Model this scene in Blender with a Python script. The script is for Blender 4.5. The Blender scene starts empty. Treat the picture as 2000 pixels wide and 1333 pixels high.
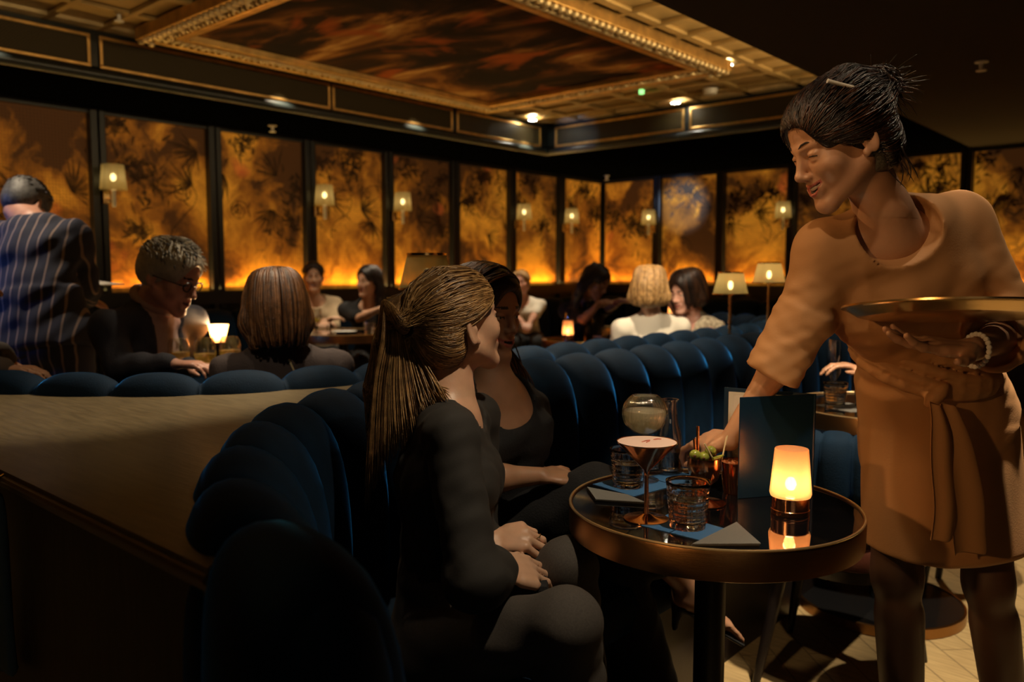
import bpy, bmesh, math, random
import numpy as np
from mathutils import Vector, Matrix
# ------------------------------------------------------------------ camera, world, lights, exposure
SC = bpy.context.scene
C = SC.collection
HC = 1.22                               # eye height of the photographer (seated)
TH, PT, FPX = math.radians(41.6), math.radians(4.79), 1600.0
cam = bpy.data.cameras.new('camera'); camo = bpy.data.objects.new('camera', cam); C.objects.link(camo)
camo.location = (0, 0, HC); camo.rotation_euler = (math.pi/2-PT, 0, TH)
cam.sensor_width = 36; cam.lens = FPX/2000*36; cam.clip_start = .02
cam.dof.use_dof = True; cam.dof.focus_distance = 1.66; cam.dof.aperture_fstop = 3.2
SC.camera = camo
w = bpy.data.worlds.new('world'); SC.world = w; w.use_nodes = True
w.node_tree.nodes['Background'].inputs[0].default_value = (1, .75, .5, 1)
w.node_tree.nodes['Background'].inputs[1].default_value = .0
vs = SC.view_settings; vs.view_transform = 'Standard'; vs.look = 'None'; vs.gamma = 1; vs.use_curve_mapping = False
vs.exposure = 0.0
SC.cycles.use_denoising = True
SC.cycles.max_bounces = 10; SC.cycles.transparent_max_bounces = 16; SC.cycles.transmission_bounces = 10
SC.cycles.sample_clamp_indirect = 4.0
SC.cycles.caustics_reflective = False; SC.cycles.caustics_refractive = False

def spot(name, loc, to, power, col, ang=70, blend=.6, r=.03):
    l = bpy.data.lights.new(name, 'SPOT'); l.energy = power; l.color = col
    l.spot_size = math.radians(ang); l.spot_blend = blend; l.shadow_soft_size = r
    o = bpy.data.objects.new(name, l); C.objects.link(o); o.location = loc
    o.rotation_euler = (Vector(to)-Vector(loc)).to_track_quat('-Z', 'Y').to_euler()
    return o
def area(name, loc, to, power, col, sx, sy, spread=180):
    l = bpy.data.lights.new(name, 'AREA'); l.energy = power; l.color = col; l.shape = 'RECTANGLE'
    l.size = sx; l.size_y = sy; l.spread = math.radians(spread)
    o = bpy.data.objects.new(name, l); C.objects.link(o); o.location = loc
    o.rotation_euler = (Vector(to)-Vector(loc)).to_track_quat('-Z', 'Y').to_euler()
    return o
WARM = (1, .72, .42); WARM2 = (1, .80, .55)
# low-ceiling downlights around the near tables (the room's own spotlights, above the frame)
spot('downlight_server', (-.40, 2.05, 2.33), (-.86, 2.80, 0), 240, WARM2, 52, .35, .025)
spot('downlight_table', (-.45, 1.20, 2.33), (-.84, 1.18, .70), 62, WARM2, 52, .8, .025)
spot('downlight_aisle', (-.62, .75, 2.33), (-.55, 1.90, .95), 20, (1, .70, .40), 46, .6, .03)
spot('downlight_tray', (-.40, 1.92, 2.33), (-.45, 1.92, 1.0), 17, WARM2, 58, .7, .03)
spot('tray_accent', (-3.0, .75, 2.62), (-.55, 1.92, 1.02), 110, (1, .56, .22), 22, .5, .03)
for x_, y_, p_, ax_, ay_ in ((-2.08, 1.70, 80, -1.98, 1.7), (-2.12, 2.75, 270, -2.0, 2.75), (-1.96, 3.30, 260, -2.5, 4.1)): spot('bench_downlight', (x_, y_, 2.635), (ax_, ay_, .6), p_, WARM2, 54, .7, .025)
spot('downlight_far_table', (-1.10, 4.3, 2.33), (-1.2, 4.0, 0), 60, WARM2, 70, .6, .03)
# tray-ceiling downlights (light side only; their fittings are built with the ceiling)
TRAY = [(-2.70, 5.25, 70), (-3.61, 6.12, 60), (-5.0, 5.92, 130), (-5.0, 4.55, 130), (-5.0, 3.3, 110), (-5.0, 1.5, 60), (-2.75, 2.05, 110), (-2.15, .95, 20), (-3.95, 1.0, 75)]
for i, (x, y, p_) in enumerate(TRAY):
    spot('tray_downlight', (x, y, 2.615), (x, y, 0), p_, WARM2, 66, .8, .025)
spot('crest_accent', (-1.98, 2.35, 2.635), (-2.14, .93, .93), 230, WARM2, 25, .7, .02)
spot('bench_accent', (-1.12, 1.95, 2.32), (-2.5, 4.08, .92), 220, WARM2, 13, .6, .02)
spot('bench_accent', (-1.25, .25, 2.32), (-2.46, 1.56, .90), 30, WARM2, 16, .6, .02)
# cove light hidden behind the low-ceiling edge, grazing the gilded tray
area('cove_strip', (-1.95, 2.6, 2.44), (-2.35, 2.6, 2.66), 26, (1, .70, .34), 6.6, .03, 110)
# LED strips hidden in the sill of the glowing mural wall
area('mural_strip_left', (-5.945, 4.7, 1.093), (-5.99, 4.7, 2.3), 34, (1, .60, .16), 7.4, .03, 150)
area('mural_strip_back', (-2.6, 8.395, 1.093), (-2.6, 8.44, 2.3), 31, (1, .60, .16), 6.7, .03, 150)
# unseen warm fill lights added behind the camera
area('warm_fill', (1.9, -1.6, 1.5), (-.6, 1.0, .8), 1.6, (1, .72, .45), 1.6, .5, 170)
spot('server_fill_spot', (-.95, -2.5, 1.95), (-.47, 1.9, 1.02), 135, (1, .52, .19), 17, .6, .06)  # added unseen spot that brightens the server's dress
# cold screen light from the bar side, off to the left, and a cold accent spot on the end wall
spot('bar_screen_light', (-4.6, -.6, 1.75), (-4.15, 1.2, 1.15), 95, (.10, .28, 1), 28, .6, .25)
spot('cold_accent', (-4.6, 5.2, 2.33), (-4.85, 8.4, 2.0), 1000, (.5, .72, 1), 13, .8, .02)
spot('cold_accent_frieze', (-4.55, 5.4, 2.30), (-4.75, 6.3, 2.47), 30, (.12, .36, 1), 36, .8, .02)

# ------------------------------------------------------------------ pixel helper used while measuring the place
_F = Vector((-math.sin(TH)*math.cos(PT), math.cos(TH)*math.cos(PT), -math.sin(PT)))
_R = Vector((math.cos(TH), math.sin(TH), 0)); _U = _R.cross(_F)
CAM = Vector((0, 0, HC))
def ray(px, py): return _F+_R*((px-1000)/FPX)+_U*((666.5-py)/FPX)
def P(px, py, d): return CAM+ray(px, py)*d
def PH(px, py, h):
    r = ray(px, py); return CAM+r*((h-HC)/r.z)
RH = _R.copy(); FH = Vector((-math.sin(TH), math.cos(TH), 0)); UP = Vector((0, 0, 1))
def V(*a): return Vector(a)

# ------------------------------------------------------------------ materials
def nt(name):
    m = bpy.data.materials.new(name); m.use_nodes = True
    t = m.node_tree; b = t.nodes['Principled BSDF']; return m, t, b
def N(t, typ, **k):
    n = t.nodes.new(typ)
    for a, v in k.items():
        if a.startswith('_'): n.inputs[a[1:].replace('_', ' ')].default_value = v
        else: setattr(n, a, v)
    return n
def c4(c): return (c[0], c[1], c[2], 1)
def mat(name, col, rough=.5, metal=0, bump=0, bscale=40, var=0, vscale=8, sheen=0, sheencol=None, sheenr=.35, aniso=0, coat=0, stretch=(1, 1, 1), spec=.5, trans=0, emis=None, estr=0, sss=0):
    m, t, b = nt(name)
    b.inputs['Base Color'].default_value = c4(col); b.inputs['Roughness'].default_value = rough
    b.inputs['Metallic'].default_value = metal; b.inputs['Specular IOR Level'].default_value = spec
    if sheen:
        b.inputs['Sheen Weight'].default_value = sheen; b.inputs['Sheen Roughness'].default_value = sheenr
        b.inputs['Sheen Tint'].default_value = c4(sheencol or col)
    if coat: b.inputs['Coat Weight'].default_value = coat; b.inputs['Coat Roughness'].default_value = .05
    if trans: b.inputs['Transmission Weight'].default_value = trans
    if sss:
        b.inputs['Subsurface Weight'].default_value = sss; b.inputs['Subsurface Radius'].default_value = (1, .35, .2); b.inputs['Subsurface Scale'].default_value = .006
    if emis: b.inputs['Emission Color'].default_value = c4(emis); b.inputs['Emission Strength'].default_value = estr
    if bump or var:
        tc = N(t, 'ShaderNodeTexCoord'); mp = N(t, 'ShaderNodeMapping'); mp.inputs['Scale'].default_value = stretch
        t.links.new(tc.outputs['Object'], mp.inputs[0])
        if bump:
            n = N(t, 'ShaderNodeTexNoise', _Scale=bscale, _Detail=4.0); t.links.new(mp.outputs[0], n.inputs['Vector'])
            bp = N(t, 'ShaderNodeBump', _Strength=bump, _Distance=.01); t.links.new(n.outputs['Fac'], bp.inputs['Height'])
            t.links.new(bp.outputs[0], b.inputs['Normal'])
        if var:
            n2 = N(t, 'ShaderNodeTexNoise', _Scale=vscale, _Detail=5.0); t.links.new(mp.outputs[0], n2.inputs['Vector'])
            r = N(t, 'ShaderNodeValToRGB'); e = r.color_ramp.elements
            e[0].position = .3; e[1].position = .7
            e[0].color = c4([x*(1-var) for x in col]); e[1].color = c4([min(1, x*(1+var)) for x in col])
            t.links.new(n2.outputs['Fac'], r.inputs[0]); t.links.new(r.outputs[0], b.inputs['Base Color'])
    return m
def glassmat(name, col=(1, 1, 1), rough=0.0, ior=1.45, bump=0, bscale=60):
    m, t, b = nt(name)
    b.inputs['Base Color'].default_value = c4(col); b.inputs['Roughness'].default_value = rough
    b.inputs['Transmission Weight'].default_value = 1; b.inputs['IOR'].default_value = ior
    if bump:
        tc = N(t, 'ShaderNodeTexCoord'); n = N(t, 'ShaderNodeTexNoise', _Scale=bscale); t.links.new(tc.outputs['Object'], n.inputs['Vector'])
        bp = N(t, 'ShaderNodeBump', _Strength=bump, _Distance=.01); t.links.new(n.outputs['Fac'], bp.inputs['Height']); t.links.new(bp.outputs[0], b.inputs['Normal'])
    return m
def thinglass(name, tint=(.97, .97, .96), rough=.03, base=.09):
    """thin-walled glass: clear pass-through with a Fresnel gloss"""
    m, t, b = nt(name); t.nodes.remove(b)
    tr = N(t, 'ShaderNodeBsdfTransparent'); tr.inputs[0].default_value = c4(tint); gl = N(t, 'ShaderNodeBsdfGlossy', _Roughness=rough)
    lw = N(t, 'ShaderNodeLayerWeight', _Blend=.25); mr = N(t, 'ShaderNodeMath', operation='MULTIPLY_ADD'); mr.inputs[1].default_value = .75; mr.inputs[2].default_value = base
    t.links.new(lw.outputs['Facing'], mr.inputs[0]); mx = N(t, 'ShaderNodeMixShader'); t.links.new(mr.outputs[0], mx.inputs[0]); t.links.new(tr.outputs[0], mx.inputs[1]); t.links.new(gl.outputs[0], mx.inputs[2])
    t.links.new(mx.outputs[0], t.nodes['Material Output'].inputs[0]); return m
def clearliquid(name, col, milk):
    m, t, b = nt(name); b.inputs['Base Color'].default_value = c4(col); b.inputs['Roughness'].default_value = .15
    tr = N(t, 'ShaderNodeBsdfTransparent'); tr.inputs[0].default_value = c4(col); tl = N(t, 'ShaderNodeBsdfTranslucent'); tl.inputs[0].default_value = c4(col)
    a = N(t, 'ShaderNodeMixShader'); a.inputs[0].default_value = .5; t.links.new(b.outputs[0], a.inputs[1]); t.links.new(tl.outputs[0], a.inputs[2])
    mx = N(t, 'ShaderNodeMixShader'); mx.inputs[0].default_value = 1-milk; t.links.new(a.outputs[0], mx.inputs[1]); t.links.new(tr.outputs[0], mx.inputs[2])
    t.links.new(mx.outputs[0], t.nodes['Material Output'].inputs[0]); return m
M = {}
M['velvet'] = mat('velvet', (.0018, .011, .026), .85, sheen=1.0, sheenr=.22, sheencol=(.02, .26, .86), bump=.12, bscale=260, var=.25, vscale=14, spec=.15)
M['charcoal_paint'] = mat('charcoal_paint', (.012, .014, .017), .38, bump=.02, bscale=30)
M['frieze_paint'] = mat('frieze_paint', (.010, .014, .014), .28, bump=.02, bscale=20)
M['dark_ceiling'] = mat('dark_ceiling', (.045, .037, .029), .85, bump=.05, bscale=60, spec=.05)
M['gold'] = mat('gold', (.62, .38, .13), .34, .9, bump=.12, bscale=35, var=.25, vscale=12)
M['gold_ceiling'] = mat('gold_ceiling', (.36, .24, .09), .45, .35, var=.25, vscale=4, bump=.05, bscale=12)
M['gold_pale'] = mat('gold_pale', (.70, .55, .30), .4, .5, var=.2, vscale=10)
M['dark_gold'] = mat('dark_gold', (.12, .075, .03), .5, .3, bump=.1, bscale=30)
M['brass'] = mat('brass', (.62, .40, .17), .22, 1, bump=.03, bscale=90)
M['copper'] = mat('copper', (.80, .40, .22), .16, 1, bump=.02, bscale=60)
M['brushed_brass'] = mat('brushed_brass', (.40, .215, .085), .30, 1, bump=.10, bscale=30, stretch=(1, 1, 40))
M['tray_brass'] = mat('tray_brass', (.66, .45, .20), .27, 1, bump=.02, bscale=60)
M['black_gloss'] = mat('black_gloss', (.004, .004, .005), .03, coat=.5, spec=.6)
M['black_metal'] = mat('black_metal', (.008, .008, .009), .35, .2)
M['black_wood'] = mat('black_wood', (.012, .008, .007), .4, bump=.05, bscale=30, stretch=(8, 8, 1))
M['oak_top'] = mat('oak_top', (.125, .095, .050), .36, bump=.06, bscale=22, var=.22, vscale=10, stretch=(1.0, 7, 6))
M['panel_dark'] = mat('panel_dark', (.030, .024, .014), .55, bump=.08, bscale=20, var=.3, vscale=8, stretch=(10, 10, 1))
M['white_plastic'] = mat('white_plastic', (.75, .72, .66), .4)
M['lamp_white'] = mat('lamp_white', (1, 1, 1), .4, emis=(1, .93, .75), estr=45)
M['green_led'] = mat('green_led', (.2, .6, .2), .4, emis=(.35, 1, .3), estr=1.6)
M['bulb'] = mat('bulb', (1, .9, .7), .4, emis=(1, .74, .40), estr=60)
M['bulb_lamp'] = mat('bulb_lamp', (1, .9, .7), .4, emis=(1, .76, .42), estr=13)
M['bulb_soft'] = mat('bulb_soft', (1, .9, .7), .4, emis=(1, .80, .5), estr=10)
M['leather'] = mat('leather', (.075, .022, .012), .38, bump=.1, bscale=70)
# ------------------------------------------------------------------ mesh helpers
def meshobj(name, verts, faces, m, parent=None, smooth=True, mats=None, midx=None, origin=None):
    v = np.asarray(verts, dtype=np.float64).reshape(-1, 3)
    me = bpy.data.meshes.new(name)
    o = bpy.data.objects.new(name, me)
    if origin is not None: v = v-np.array(origin); o.location = origin
    me.from_pydata(v.tolist(), [], faces if isinstance(faces, list) else faces.tolist())
    for x in (mats or [m]): me.materials.append(x)
    if midx is not None: me.polygons.foreach_set('material_index', np.asarray(midx, dtype=np.int32))
    if smooth: me.polygons.foreach_set('use_smooth', np.ones(len(me.polygons), dtype=bool))
    me.update(); C.objects.link(o)
    if parent is not None: put(o, parent)
    return o
def world(o):
    m = Matrix.Translation(o.location) @ o.rotation_euler.to_matrix().to_4x4()
    return m if o.parent is None else world(o.parent) @ o.matrix_parent_inverse @ m
def put(o, parent):
    """parent o keeping its place in the world"""
    o.parent = parent; o.matrix_parent_inverse = world(parent).inverted()
class MB:
    """collects shapes into one mesh"""
    def __init__(s): s.v = []; s.f = []
    def add(s, v, f):
        n = len(s.v); s.v += [tuple(x) for x in v]; s.f += [tuple(i+n for i in q) for q in f]; return s
    def box(s, c, d, rz=0, ax=None):
        c = Vector(c); R = ax if ax is not None else Matrix.Rotation(rz, 3, 'Z')
        v = [c+R@Vector((sx*d[0]/2, sy*d[1]/2, sz*d[2]/2)) for sx in (-1, 1) for sy in (-1, 1) for sz in (-1, 1)]
        return s.add(v, [(0, 1, 3, 2), (4, 6, 7, 5), (0, 4, 5, 1), (2, 3, 7, 6), (0, 2, 6, 4), (1, 5, 7, 3)])
    def bbox(s, c, d, r=.004, rz=0, ax=None):
        """box with chamfered edges"""
        c = Vector(c); R = ax if ax is not None else Matrix.Rotation(rz, 3, 'Z')
        bm = bmesh.new(); bmesh.ops.create_cube(bm, size=1)
        for q in bm.verts: q.co = Vector((q.co.x*d[0], q.co.y*d[1], q.co.z*d[2]))
        bmesh.ops.bevel(bm, geom=list(bm.edges), offset=r, segments=2, profile=.5, affect='EDGES')
        bm.verts.index_update(); v = [c+R@q.co for q in bm.verts]; f = [tuple(x.index for x in q.verts) for q in bm.faces]; bm.free()
        return s.add(v, f)
    def lathe(s, prof, c=(0, 0, 0), seg=48, ax=None, cap=True, wav=0, nw=0):
        """profile [(r,z)...] turned about z"""
        c = Vector(c); R = ax if ax is not None else Matrix.Identity(3); v = []; f = []; n = len(prof)
        for i in range(seg):
            a = 2*math.pi*i/seg; k = 1+wav*math.cos(nw*a)
            for r, z in prof: v.append(c+R@Vector((r*k*math.cos(a), r*k*math.sin(a), z)))
        for i in range(seg):
            j = (i+1) % seg
            for k in range(n-1): f.append((i*n+k, j*n+k, j*n+k+1, i*n+k+1))
        if cap:
            if prof[0][0] > 1e-6: f.append(tuple(i*n for i in reversed(range(seg))))
            if prof[-1][0] > 1e-6: f.append(tuple(i*n+n-1 for i in range(seg)))
        return s.add(v, f)
    def tube(s, pts, rad, seg=10, cap=True, flat=1.0):
        pts = [Vector(p) for p in pts]; n = len(pts); rad = rad if hasattr(rad, '__len__') else [rad]*n
        v = []; f = []; pn = None
        for i, p in enumerate(pts):
            t = (pts[min(i+1, n-1)]-pts[max(i-1, 0)]).normalized()
            if pn is None: pn = t.orthogonal().normalized()
            pn = (pn-t*pn.dot(t)).normalized(); b = t.cross(pn)
            for k in range(seg):
                a = 2*math.pi*k/seg; v.append(p+(pn*math.cos(a)+b*math.sin(a)*flat)*rad[i])
        for i in range(n-1):
            for k in range(seg):
                l = (k+1) % seg; f.append((i*seg+k, i*seg+l, (i+1)*seg+l, (i+1)*seg+k))
        if cap: f.append(tuple(reversed(range(seg)))); f.append(tuple((n-1)*seg+k for k in range(seg)))
        return s.add(v, f)
    def ball(s, c, r, seg=16, ax=None):
        r = r if hasattr(r, '__len__') else (r, r, r); v = []; f = []; h = seg//2; c = Vector(c); R = ax if ax is not None else Matrix.Identity(3)
        for i in range(h+1):
            th = math.pi*i/h
            for k in range(seg):
                a = 2*math.pi*k/seg; v.append(c+R@Vector((r[0]*math.sin(th)*math.cos(a), r[1]*math.sin(th)*math.sin(a), r[2]*math.cos(th))))
        for i in range(h):
            for k in range(seg):
                l = (k+1) % seg; f.append((i*seg+k, (i+1)*seg+k, (i+1)*seg+l, i*seg+l))
        return s.add(v, f)
    def prism(s, poly, z0, z1):
        """vertical prism over a ccw outline"""
        n = len(poly); v = [(x, y, z0) for x, y in poly]+[(x, y, z1) for x, y in poly]
        return s.add(v, [tuple(reversed(range(n))), tuple(range(n, 2*n))]+[(i, (i+1) % n, n+(i+1) % n, n+i) for i in range(n)])
    def build(s, name, m, parent=None, smooth=False, origin=None):
        o = meshobj(name, s.v, s.f, m, None, smooth, origin=origin)
        if smooth:
            try: o.data.set_sharp_from_angle(angle=math.radians(40))
            except Exception: pass
        if parent is not None: put(o, parent)
        return o
def thing(name, label, cat, loc=(0, 0, 0), group=None, rz=0):
    o = bpy.data.objects.new(name, None); C.objects.link(o); o.location = loc; o.rotation_euler = (0, 0, rz); o.empty_display_size = .05
    o['label'] = label; o['category'] = cat
    if group: o['group'] = group
    return o
def tag(o, label, cat, group=None, kind=None):
    o['label'] = label; o['category'] = cat
    if group: o['group'] = group
    if kind: o['kind'] = kind
    return o
def struct(o, label=None):
    o['kind'] = 'structure'
    if label: o['label'] = label
    return o
def kids(o): return [x for x in bpy.data.objects if x.parent is o]
def dup(root, loc, label, rz=None, group=None):
    tree = {}
    for x in bpy.data.objects:
        if x.parent is not None: tree.setdefault(x.parent.name, []).append(x)
    def cp(o, parent):
        c = o.copy(); C.objects.link(c); c.parent = parent
        for ch in tree.get(o.name, []): cp(ch, c)
        return c
    r = cp(root, None); r.location = loc; r['label'] = label
    if rz is not None: r.rotation_euler = (0, 0, rz)
    if group: r['group'] = group
    return r

# ------------------------------------------------------------------ smooth implicit bodies (numpy)
def A3(x): return np.array(x, dtype=np.float32)
def frame(f, u=(0, 0, 1)):
    f = Vector(f).normalized(); x = f.cross(Vector(u)).normalized(); z = x.cross(f)
    return x, f, z                       # lateral, forward, up
class SDF:
    def __init__(s): s.p = []
    def rc(s, a, b, ra, rb=None, k=.02, op='u', sub=0):
        s.p.append(('rc', A3(a), A3(b), ra, ra if rb is None else rb, k, op)); return s
    def el(s, c, r, ax=None, k=.02, op='u'):
        """ax: (x, y, z) axes of the ellipsoid"""
        R = np.stack([A3(v) for v in ax]) if ax is not None else np.eye(3, dtype=np.float32)
        s.p.append(('el', A3(c), A3(r if hasattr(r, '__len__') else (r, r, r)), R, k, op)); return s
    def ec(s, a, b, side, wa, wb, k=.03, op='u', end=None):
        """capsule with an elliptical section (w along side, d across)"""
        s.p.append(('ec', A3(a), A3(b), A3(side), wa, wb, k, op, end)); return s
    def cut(s, pt, n, k=.004):
        """keep the half space behind the plane"""
        s.p.append(('pl', A3(pt), A3(Vector(n).normalized()), k, 'i')); return s
    def chain(s, pts, rad, k=.01, op='u'):
        for i in range(len(pts)-1): s.rc(pts[i], pts[i+1], rad[i], rad[i+1], k if i else k, op)
        return s
    def grow(s, o): s.p += o.p; return s
    def bounds(s):
        lo = np.full(3, 1e9); hi = -lo
        for q in s.p:
            if q[0] == 'pl' or q[-1] in ('s',) or (q[0] == 'ec' and q[7] == 's') : continue
            if q[0] == 'rc': r = max(q[3], q[4]); pts = [q[1], q[2]]
            elif q[0] == 'el': r = float(max(q[2])); pts = [q[1]]
            else: r = max(max(q[4]), max(q[5])); pts = [q[1], q[2]]
            for p in pts: lo = np.minimum(lo, p-r); hi = np.maximum(hi, p+r)
        return lo, hi
    def grid(s, lo, hi, h, disp=None):
        lo = np.asarray(lo, dtype=np.float32); n = np.ceil((np.asarray(hi)-lo)/h).astype(int)+1
        ax = [lo[i]+h*np.arange(n[i], dtype=np.float32) for i in range(3)]
        D = np.full(tuple(n), .25, dtype=np.float32)
        for q in s.p:
            op = q[7] if q[0] == 'ec' else q[-1]
            k = q[6] if q[0] == 'ec' else q[-2]
            if q[0] == 'pl': sl = (slice(None),)*3
            else:
                if q[0] == 'rc': r = max(q[3], q[4]); pts = [q[1], q[2]]
                elif q[0] == 'el': r = float(max(q[2])); pts = [q[1]]
                else: r = max(max(q[4]), max(q[5])); pts = [q[1], q[2]]
                m = r+k*1.2+4*h
                l2 = np.min(pts, 0)-m; h2 = np.max(pts, 0)+m
                i0 = np.clip(np.floor((l2-lo)/h).astype(int), 0, n); i1 = np.clip(np.ceil((h2-lo)/h).astype(int)+1, 0, n)
                if np.any(i1 <= i0): continue
                sl = tuple(slice(i0[i], i1[i]) for i in range(3))
            X = ax[0][sl[0]][:, None, None]; Y = ax[1][sl[1]][None, :, None]; Z = ax[2][sl[2]][None, None, :]
            if q[0] == 'pl':
                d = (X-q[1][0])*q[2][0]+(Y-q[1][1])*q[2][1]+(Z-q[1][2])*q[2][2]
            elif q[0] == 'rc':
                a, b = q[1], q[2]; ba = b-a; L = float(ba@ba)+1e-9
                x, y, z = X-a[0], Y-a[1], Z-a[2]
                t = np.clip((x*ba[0]+y*ba[1]+z*ba[2])/L, 0, 1)
                d = np.sqrt((x-t*ba[0])**2+(y-t*ba[1])**2+(z-t*ba[2])**2)-(q[3]+t*(q[4]-q[3]))
            elif q[0] == 'el':
                x, y, z = X-q[1][0], Y-q[1][1], Z-q[1][2]; R = q[3]; r = q[2]
                u = (x*R[0, 0]+y*R[0, 1]+z*R[0, 2]); v = (x*R[1, 0]+y*R[1, 1]+z*R[1, 2]); w_ = (x*R[2, 0]+y*R[2, 1]+z*R[2, 2])
                k0 = np.sqrt((u/r[0])**2+(v/r[1])**2+(w_/r[2])**2); k1 = np.sqrt((u/r[0]**2)**2+(v/r[1]**2)**2+(w_/r[2]**2)**2)+1e-6
                d = k0*(k0-1)/k1
            else:
                a, b = q[1], q[2]; ba = b-a; L = float(np.sqrt(ba@ba)); dr = ba/L
                sd = q[3]-dr*(q[3]@dr); sd = sd/np.linalg.norm(sd); dp = np.cross(dr, sd)
                x, y, z = X-a[0], Y-a[1], Z-a[2]
                s_ = x*dr[0]+y*dr[1]+z*dr[2]; t = np.clip(s_/L, 0, 1); e = np.abs(s_-t*L)
                wd = q[4][0]+t*(q[5][0]-q[4][0]); de = q[4][1]+t*(q[5][1]-q[4][1])
                mn = np.minimum(wd, de); en = q[8] if q[8] else mn
                d = (np.sqrt(((x*sd[0]+y*sd[1]+z*sd[2])/wd)**2+((x*dp[0]+y*dp[1]+z*dp[2])/de)**2+(e/en)**2)-1)*mn
            o = D[sl]
            if op == 'u':
                hh = np.clip(.5+.5*(o-d)/k, 0, 1); D[sl] = o+(d-o)*hh-k*hh*(1-hh)
            elif op == 's':
                d = -d; hh = np.clip(.5-.5*(o-d)/k, 0, 1); D[sl] = o+(d-o)*hh+k*hh*(1-hh)
            else:
                hh = np.clip(.5-.5*(o-d)/k, 0, 1); D[sl] = o+(d-o)*hh+k*hh*(1-hh)
        if disp is not None:
            I = np.argwhere(np.abs(D) < .035)
            if len(I):
                D[I[:, 0], I[:, 1], I[:, 2]] += disp(lo+I*h).astype(np.float32)
        return D, lo
    def mesh(s, h, box=None, disp=None):
        if box is None: lo, hi = s.bounds(); lo = lo-3*h-.012; hi = hi+3*h+.012
        else: lo, hi = box
        D, lo = s.grid(lo, hi, h, disp); return nets(D, lo, h)
_CO = np.array([(0, 0, 0), (1, 0, 0), (0, 1, 0), (1, 1, 0), (0, 0, 1), (1, 0, 1), (0, 1, 1), (1, 1, 1)])
_ED = [(0, 1), (2, 3), (4, 5), (6, 7), (0, 2), (1, 3), (4, 6), (5, 7), (0, 4), (1, 5), (2, 6), (3, 7)]
def nets(D, lo, h):
    ins = D < 0; n = np.array(D.shape)-1
    cnt = np.zeros(tuple(n), dtype=np.int8)
    for c in _CO: cnt += ins[c[0]:c[0]+n[0], c[1]:c[1]+n[1], c[2]:c[2]+n[2]]
    I = np.argwhere((cnt > 0) & (cnt < 8))
    if not len(I): return np.zeros((0, 3)), np.zeros((0, 4), int)
    vals = np.stack([D[I[:, 0]+c[0], I[:, 1]+c[1], I[:, 2]+c[2]] for c in _CO], 1)
    acc = np.zeros((len(I), 3)); num = np.zeros(len(I))
    for a, b in _ED:
        va, vb = vals[:, a], vals[:, b]; mk = (va < 0) != (vb < 0)
        t = va/np.where(np.abs(va-vb) < 1e-9, 1e-9, va-vb)
        acc += mk[:, None]*(_CO[a]+np.clip(t, 0, 1)[:, None]*(_CO[b]-_CO[a])); num += mk
    pts = lo+(I+acc/num[:, None])*h
    ID = np.full(tuple(n), -1, dtype=np.int32); ID[I[:, 0], I[:, 1], I[:, 2]] = np.arange(len(I))
    F = []
    for axi in range(3):
        b, c = (axi+1) % 3, (axi+2) % 3
        s0 = [slice(None)]*3; s1 = [slice(None)]*3; s0[axi] = slice(0, -1); s1[axi] = slice(1, None)
        ia, ib = ins[tuple(s0)], ins[tuple(s1)]
        E = np.argwhere(ia != ib); 
        E = E[(E[:, b] > 0) & (E[:, c] > 0) & (E[:, b] < n[b]) & (E[:, c] < n[c])]
        if not len(E): continue
        def cell(db, dc):
            K = E.copy(); K[:, b] += db; K[:, c] += dc; return ID[K[:, 0], K[:, 1], K[:, 2]]
        q = np.stack([cell(-1, -1), cell(0, -1), cell(0, 0), cell(-1, 0)], 1)
        fl = ~ia[E[:, 0], E[:, 1], E[:, 2]]
        q[fl] = q[fl][:, ::-1]; F.append(q)
    F = np.concatenate(F); F = F[(F >= 0).all(1)]
    return pts, F
def relax(v, f, it=1, lam=.5):
    v = v.copy(); e = np.concatenate([f[:, [0, 1]], f[:, [1, 2]], f[:, [2, 3]], f[:, [3, 0]]]); e = np.concatenate([e, e[:, ::-1]])
    for _ in range(it):
        s = np.zeros_like(v); c = np.zeros(len(v)); np.add.at(s, e[:, 0], v[e[:, 1]]); np.add.at(c, e[:, 0], 1)
        v += lam*(s/np.maximum(c, 1)[:, None]-v)
    return v
def folds(seed, amp, wl, stretch=None):
    """cloth folds: a few warped sine waves"""
    r = np.random.RandomState(seed); K = r.normal(size=(5, 3)); K /= np.linalg.norm(K, axis=1)[:, None]; ph = r.uniform(0, 6.28, 5)
    if stretch is not None: K = K*np.asarray(stretch)
    def fn(p):
        s = np.zeros(len(p)); wv = .5*np.sin(p@K[4]*2*np.pi/(wl*2.3)+ph[4])
        for i in range(4): s += np.sin(p@K[i]*2*np.pi/(wl*(.7+.25*i))+ph[i]+2.2*wv)
        return amp*s/2.2
    return fn
def skinmesh(name, sdf, h, m, parent=None, origin=None, disp=None, box=None, sm=1, mats=None, matfn=None, extra=None):
    v, f = sdf.mesh(h, box, disp)
    if sm and len(f): v = relax(v, f, sm, .4)
    V_, F_ = [v], [f]; n = len(v)
    for (s2, h2, box2, d2) in (extra or []):
        v2, f2 = s2.mesh(h2, box2, d2); v2 = relax(v2, f2, 1, .3); V_.append(v2); F_.append(f2+n); n += len(v2)
    v = np.concatenate(V_); f = np.concatenate(F_)
    mi = matfn(v[f].mean(1)) if matfn else None
    o = meshobj(name, v, f, m, None, True, mats, mi, origin)
    if parent is not None: put(o, parent)
    return o
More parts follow.
